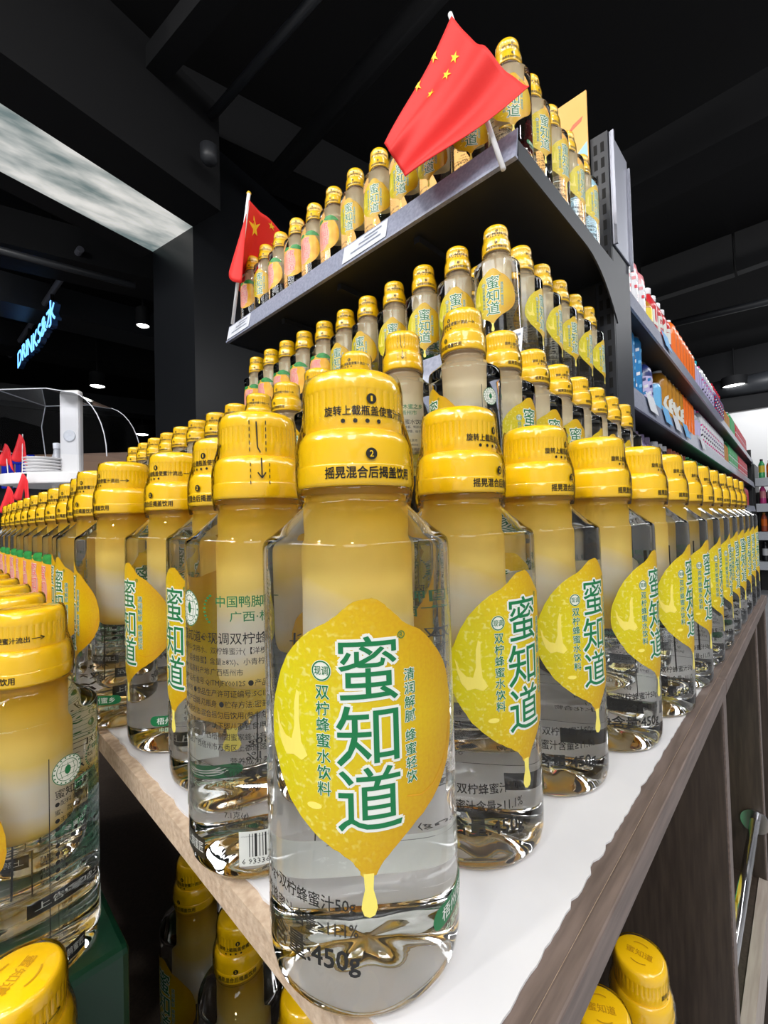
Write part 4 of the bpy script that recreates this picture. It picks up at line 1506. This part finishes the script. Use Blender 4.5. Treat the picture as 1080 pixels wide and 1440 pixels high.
T_, M_, B_ = "the aisle's top shelf", "the aisle's middle shelf", "the aisle's bottom shelf"
prun(ZG[2], 884, 914, 'round', .19, .036, 'pd_pink', 'pd_white', 'pd_pink', 'pink and white milk drink bottle', T_, pattern=('pd_pink', 'pd_white', 'pd_crimson'))
prun(ZG[2], 918, 923, 'pet', .16, .030, 'pd_amber', 'pd_yellow', 'pd_white', 'yellow juice bottle', T_)
prun(ZG[2], 925, 951, 'pet', .205, .031, 'pd_red', 'pd_red', 'pd_white', 'dark red juice bottle with white cap', T_, letters='Uptic')
prun(ZG[2], 952, 981, 'round', .20, .032, 'pd_orange', 'pd_orange', 'pd_white', 'bright orange drink bottle', T_)
prun(ZG[2], 981, 991, 'pet', .21, .032, 'pd_clear', 'pd_lilac', 'pd_teal', 'lilac labelled bottle with teal cap', T_)
prun(ZG[2], 991, 1008, 'round', .20, .033, 'pd_white', 'pd_lilac', 'pd_magenta', 'lilac bottle with pink and dark blocks', T_, pattern=('pd_magenta', 'pd_dark', 'pd_white'))
prun(ZG[2], 1009, 1021, 'pet', .23, .033, 'pd_violet', 'pd_navy', 'pd_crimson', 'navy bottle with red cap', T_, pattern=('pd_white', 'pd_crimson'))
prun(ZG[2], 1021, 1029, 'can', .15, .031, 'pd_orange', 'pd_amber', None, 'amber drink can', T_)
prun(ZG[2], 1029, 1036, 'round', .20, .032, 'pd_green', 'pd_green', 'pd_white', 'green drink bottle', T_)
prun(ZG[2], 1036, 1051, 'round', .20, .033, 'pd_crimson', 'pd_crimson', 'pd_white', 'crimson drink bottle', T_, pattern=('pd_white', 'pd_red'))
prun(ZG[1], 886, 913, 'can', .20, .034, 'pd_blue', 'pd_blue', None, 'tall deep blue drink can', M_, pattern=('pd_sky', 'pd_white'))
prun(ZG[1], 913, 926, 'round', .165, .031, 'pd_navy', 'pd_lilac', 'pd_dark', 'short blue and white patterned bottle', M_, pattern=('pd_blue', 'pd_white', 'pd_navy'))
prun(ZG[1], 926, 936, 'can', .125, .031, 'pd_sky', 'pd_sky', None, 'small sky blue drink can', M_)
prun(ZG[1], 936, 962, 'round', .195, .032, 'pd_amber', 'pd_amber', 'pd_clear', 'amber brown tea bottle with white letter', M_, letters='Cevoe')
prun(ZG[1], 962, 980, 'round', .195, .031, 'pd_orange', 'pd_orange', 'pd_orange', 'orange drink bottle', M_)
prun(ZG[1], 980, 987, 'pet', .19, .030, 'pd_clear', 'pd_lilac', 'pd_lilac', 'lilac labelled water bottle', M_)
prun(ZG[1], 987, 1018, 'round', .195, .033, 'pd_white', 'pd_white', 'pd_magenta', 'white bottle with pink and black blocks', M_, pattern=('pd_magenta', 'pd_dark', 'pd_violet'))
prun(ZG[1], 1018, 1025, 'can', .15, .031, 'pd_amber', 'pd_amber', None, 'amber can', M_)
prun(ZG[1], 1025, 1038, 'round', .195, .032, 'pd_green', 'pd_green', 'pd_green', 'green and white drink bottle', M_, pattern=('pd_white', 'pd_green'))
prun(ZG[1], 1038, 1051, 'round', .195, .033, 'pd_crimson', 'pd_crimson', 'pd_white', 'crimson drink bottle', M_, pattern=('pd_white', 'pd_red'))
prun(ZG[0], 889, 897, 'pet', .18, .031, 'pd_green', 'pd_white', 'pd_white', 'white labelled green bottle', B_)
prun(ZG[0], 898, 926, 'pet', .19, .031, 'pd_violet', 'pd_violet', 'pd_violet', 'dark violet juice bottle', B_)
prun(ZG[0], 926, 946, 'pet', .19, .031, 'pd_dark', 'pd_navy', 'pd_white', 'dark bottle with white cap', B_)
prun(ZG[0], 946, 970, 'pet', .19, .031, 'pd_dark', 'pd_rust', 'pd_rust', 'rust coloured bottle', B_)
prun(ZG[0], 970, 1030, 'round', .19, .034, 'pd_green', 'pd_green', 'pd_green', 'plain green drink bottle', B_)
prun(ZG[0], 1030, 1051, 'round', .19, .034, 'pd_crimson', 'pd_crimson', 'pd_crimson', 'red drink bottle', B_)
# small price cards clipped to the aisle rails
for k, (zi, xx, m, nm) in enumerate(((2, 1.50, 'tag_blue', 'blue'), (1, 1.26, 'tag_white', 'white'), (1, 1.46, 'tag_blue', 'blue'), (1, 1.62, 'tag_white', 'white'), (1, 1.80, 'tag_blue', 'blue'), (1, 2.2, 'tag_white', 'white'))):
    zc = ZG[zi] + CAMZ
    w = 0.09
    xx -= 1.10
    o = MB().prism([(0, -0.003, -0.03), (w, -0.003, -0.03), (w, 0.008, 0.022), (0, 0.008, 0.022)], (0, -0.0012, 0)).build('shelf_card', m, loc=(*gpt(xx, 0), zc), rotz=GYAW)
    tag(o, '%s card clipped to the %s rail of the right aisle, %s from the post' % (nm, ('lower', 'middle', 'upper')[zi], ORD[k if zi == 1 else 0] if zi == 2 else ORD[k - 1]), 'price card', 'cards on the aisle rails')

# far wall shelf
fs = thing('wall_shelf', 'distant white edged wall shelf with bottles at the far right', 'shelf', (0, 0, 0))
FXS = 7.4
MB().box(FXS, FXS + 0.35, -0.6, 0.46, 0.0, 0.60 + CAMZ - 0.35).build('dark_back', 'shelf_black', fs)
for zs in (-0.62, -0.25, 0.1, 0.42):
    MB().box(FXS - 0.25, FXS - 0.001, -0.6, 0.46, zs + CAMZ - 0.10, zs + CAMZ).build('shelf_board', 'tag_white', fs)
MB().box(FXS - 0.26, FXS + 0.35, 0.462, 0.49, 0.0, 0.6 + CAMZ).build('side_panel', 'shelf_black', fs)
k = 0
cols = (('pd_dark', 'pd_white', 'pd_dark', 'dark'), ('pd_green', 'pd_yellow', 'pd_dark', 'green'), ('pd_rust', 'pd_orange', 'pd_amber', 'rust'), ('pd_teal', 'pd_sky', 'pd_white', 'teal'), ('pd_magenta', 'pd_pink', 'pd_white', 'pink'))
for zs, nm in ((-0.62, 'lowest'), (-0.25, 'second lowest'), (0.1, 'second highest'), (0.42, 'highest')):
    for j in range(5):
        c = cols[(j + k) % 5]
        product('pet', FXS - 0.13, 0.40 - 0.075 * j, zs, .24 - .02 * (j % 2), .032, c[0], c[1], c[2], '%s bottle, %s from the side panel on the %s distant wall shelf' % (c[3], ORD[j], nm), 'bottles on the distant wall shelf')
    k += 2

# two bottles in the second cabinet bay
for i, xx in enumerate((0.62, 0.70)):
    product('pet', xx, 0.125, ZS - CAMZ, .24, .034, 'pd_green', 'pd_yellow', 'pd_clear', '%s pale green bottle behind the chrome rail in the cabinet' % ('nearer', 'farther')[i], 'bottles behind the chrome rail')


# ------------------------------------------------------------------ sampling stand at far left
def stand():
    D = 1.5
    c = ond(88, 684, D)
    hr = Vector((_r0.x, _r0.y, 0)).normalized()
    hf = Vector((FW.x, FW.y, 0)).normalized()
    k = D / F
    up = Vector((0, 0, 1))
    t = thing('sampling_stand', 'white tasting stand with round tray at the far left', 'stand', tuple(c))
    # tray with rounded outline
    pts = []
    W, Dp = 66 * k, 0.12
    for a in range(0, 360, 12):
        ca, sa = math.cos(math.radians(a)), math.sin(math.radians(a))
        pts.append(hr * (W * math.copysign(abs(ca) ** 0.6, ca)) + hf * (Dp * math.copysign(abs(sa) ** 0.6, sa)))
    MB().prism(pts, up * 0.036).build('tray', 'white_plastic', t, bevel=0.004)
    MB().tube((0, 0, -0.0), (0, 0, -(c.z)), 0.03, 16).build('stand_pole', 'white_plastic', t)
    # upright arm
    x0, x1 = (97 - 88) * k, (124 - 88) * k
    zt = 131 * k
    MB().obox(hr * (x0 + x1) / 2 + up * (0.036 + zt) / 2 - hf * 0.03, hr * (x1 - x0) / 2, hf * 0.014, up * (zt - 0.036) / 2).build('arm', 'white_plastic', t, bevel=0.008)
    v, f = lathe([(0, 0.001), (8 * k * .7, 0.001), (8 * k, 0.003), (8 * k, 0)], 20)
    me = to_mesh('arm_button', v, f, 'tag_white', True)
    o = obj('arm_button', me, t)
    o.matrix_local = Matrix.Translation(hr * (112 - 88) * k + up * (684 - 617) * k - hf * 0.045) @ (-hf).to_track_quat('Z', 'Y').to_matrix().to_4x4()
    # clear hood: box on the left, quarter dome on the right
    a0, a1 = (27 - 88) * k, (98 - 88) * k
    zb, ztp = 0.11, 126 * k
    hood = MB()
    prof = [(a0 + 6 * k, zb), (a0, zb + 0.12), (a0 + 6 * k, ztp), (a1, ztp)]
    for i in range(10):
        th = math.radians(90 - i * 10)
        prof.append(((124 - 88) * k + 53 * k * math.cos(th), (684 - 650) * k + (650 - 563) * k * math.sin(th)))
    n = len(prof)
    v = []
    for y in (-0.10, 0.10):
        v += [hr * p[0] + up * p[1] + hf * y for p in prof]
    f = [(i, i + 1, n + i + 1, n + i) for i in range(n - 1)] + [tuple(range(n)), tuple(range(2 * n - 1, n - 1, -1))]
    hood.add(v, f)
    hood.build('clear_hood', 'clear_acrylic', t)
    for y in (-0.101, 0.101):
        rim = MB()
        for pa, pb in zip(prof[:-1], prof[1:]):
            rim.tube(hr * pa[0] + up * pa[1] + hf * y, hr * pb[0] + up * pb[1] + hf * y, 0.0016, 6)
        rim.build('hood_rim', 'tag_white', t)
    for p in (prof[0], prof[2]):
        MB().tube(hr * p[0] + up * p[1] - hf * 0.1, hr * p[0] + up * p[1] + hf * 0.1, 0.002, 8).build('hood_edge', 'tag_white', t)
    # plates
    for i in range(5):
        v, f = lathe([(0, .002), (.036, 0), (.054, .008), (.055, .010), (.052, .0098), (.036, .004), (0, .004)], 28)
        pc = c + hr * (78 - 88) * k - hf * 0.050 + up * (0.0385 + 0.0100 * i)
        o = obj('white_plate', to_mesh('white_plate', v, f, 'white_plastic', True), None, pc)
        tag(o, '%s white plate from the bottom of the stack on the tasting stand' % ORD[i], 'plate', 'plates on the tasting stand')
    # paper flags in a little pot
    for i, (px, py, hh, lean, nm) in enumerate(((38, 660, 0.10, -0.3, 'shorter left'), (57, 655, 0.13, 0.05, 'taller right'))):
        g = c + hr * (px - 88) * k - hf * 0.075 + up * 0.0365
        ft = thing('table_flag', '%s small red flag standing on the tasting stand tray' % nm, 'flag', tuple(g))
        MB().tube((0, 0, 0), hr * lean * hh * .3 + up * hh, 0.0015, 8).build('flag_stick', 'white_plastic', ft)
        w = 0.055

        def sf(u, vv, w=w, hh=hh, lean=lean):
            return hr * (w * (u - .35) * (0.35 + 0.65 * vv) - w * .12 * vv) + up * (hh * (1 - 0.62 * vv) - 0.028 * u * u - 0.010 * math.sin(u * 7) * vv) - hf * (0.004 + 0.012 * math.sin(u * 8 + vv) * vv)
        cloth('flag_cloth', sf, 10, 10, 'red_fabric', ft)
    # sauce bottle
    bt = thing('sauce_bottle', 'small clear bottle on the tasting stand beside the plates', 'bottle', tuple(c + hr * (75 - 88) * k + hf * 0.02 + up * 0.0365))
    v, f = lathe([(0, .001), (.018, 0), (.019, .06), (.012, .08), (.010, .1), (0, .1)], 20)
    obj('bottle_body', to_mesh('bottle_body', v, f, 'pd_clear', True), bt)
    v, f = lathe([(.012, .096), (.013, .115), (0, .118)], 16)
    obj('cap', to_mesh('cap', v, f, 'tag_white', True), bt)


stand()
# red flags on sticks and blue crate beyond, at the left border
for i, (px, py, h_) in enumerate(((8, 690, 34), (28, 672, 30))):
    D = 1.35
    g = ond(px - 6, py + 34, D)
    hr = Vector((_r0.x, _r0.y, 0)).normalized()
    k = D / F
    ft = thing('table_flag', '%s red flag on a dark stick at the left border' % ('outer', 'inner')[i], 'flag', (g.x, g.y, ZT + CAMZ))
    dz = g.z - (ZT + CAMZ)
    MB().tube((0, 0, 0.0), Vector((0, 0, dz + 40 * k)) + hr * 14 * k, 0.004, 8).build('flag_stick', 'shelf_black', ft)

    def sf(u, v, k=k, hr=hr, dz=dz):
        return hr * (14 * k - 5 * k * v + 24 * k * (u - .3) * (0.35 + .65 * v)) + Vector((0, 0, dz + 40 * k - 34 * k * v - 12 * k * u * u - 4 * k * math.sin(7 * u) * v)) - FW * (0.006 + 0.01 * math.sin(8 * u + v) * v)
    cloth('flag_cloth', sf, 10, 10, 'red_fabric', ft)
D = 3.2
g = ond(10, 665, D)
hr = Vector((_r0.x, _r0.y, 0)).normalized()
cr_ = thing('blue_crate', 'bright blue slatted crate in the far left background', 'crate', (g.x, g.y, 0))
k = D / F
hf = Vector((FW.x, FW.y, 0)).normalized()
for i in range(7):
    MB().obox(hr * (-34 + 10 * i) * k + Vector((0, 0, g.z)) , hr * 3.4 * k, hf * 0.006, Vector((0, 0, 22 * k))).build('slat', 'blue_plastic', cr_, bevel=0.003)
MB().obox(Vector((0, 0, g.z + 18 * k)) - hf * 0.012, hr * 40 * k, hf * 0.006, Vector((0, 0, 6 * k))).build('top_rail', 'blue_plastic', cr_)
MB().obox(Vector((0, 0, g.z / 2)) + hf * 0.25, hr * 40 * k, hf * 0.2, Vector((0, 0, g.z / 2))).build('crate_stack', 'shelf_black', cr_)
g = ond(60, 668, 4.5)
MB().obox(Vector((g.x, g.y, g.z / 2 + 0.09)), hr * 1.0, hf * 0.2, Vector((0, 0, g.z / 2 + 0.09))).build('market_counter', 'peach_board', bevel=0.02)
tag(bpy.data.objects['market_counter'], 'peach coloured counter in the background behind the tasting stand', 'counter')
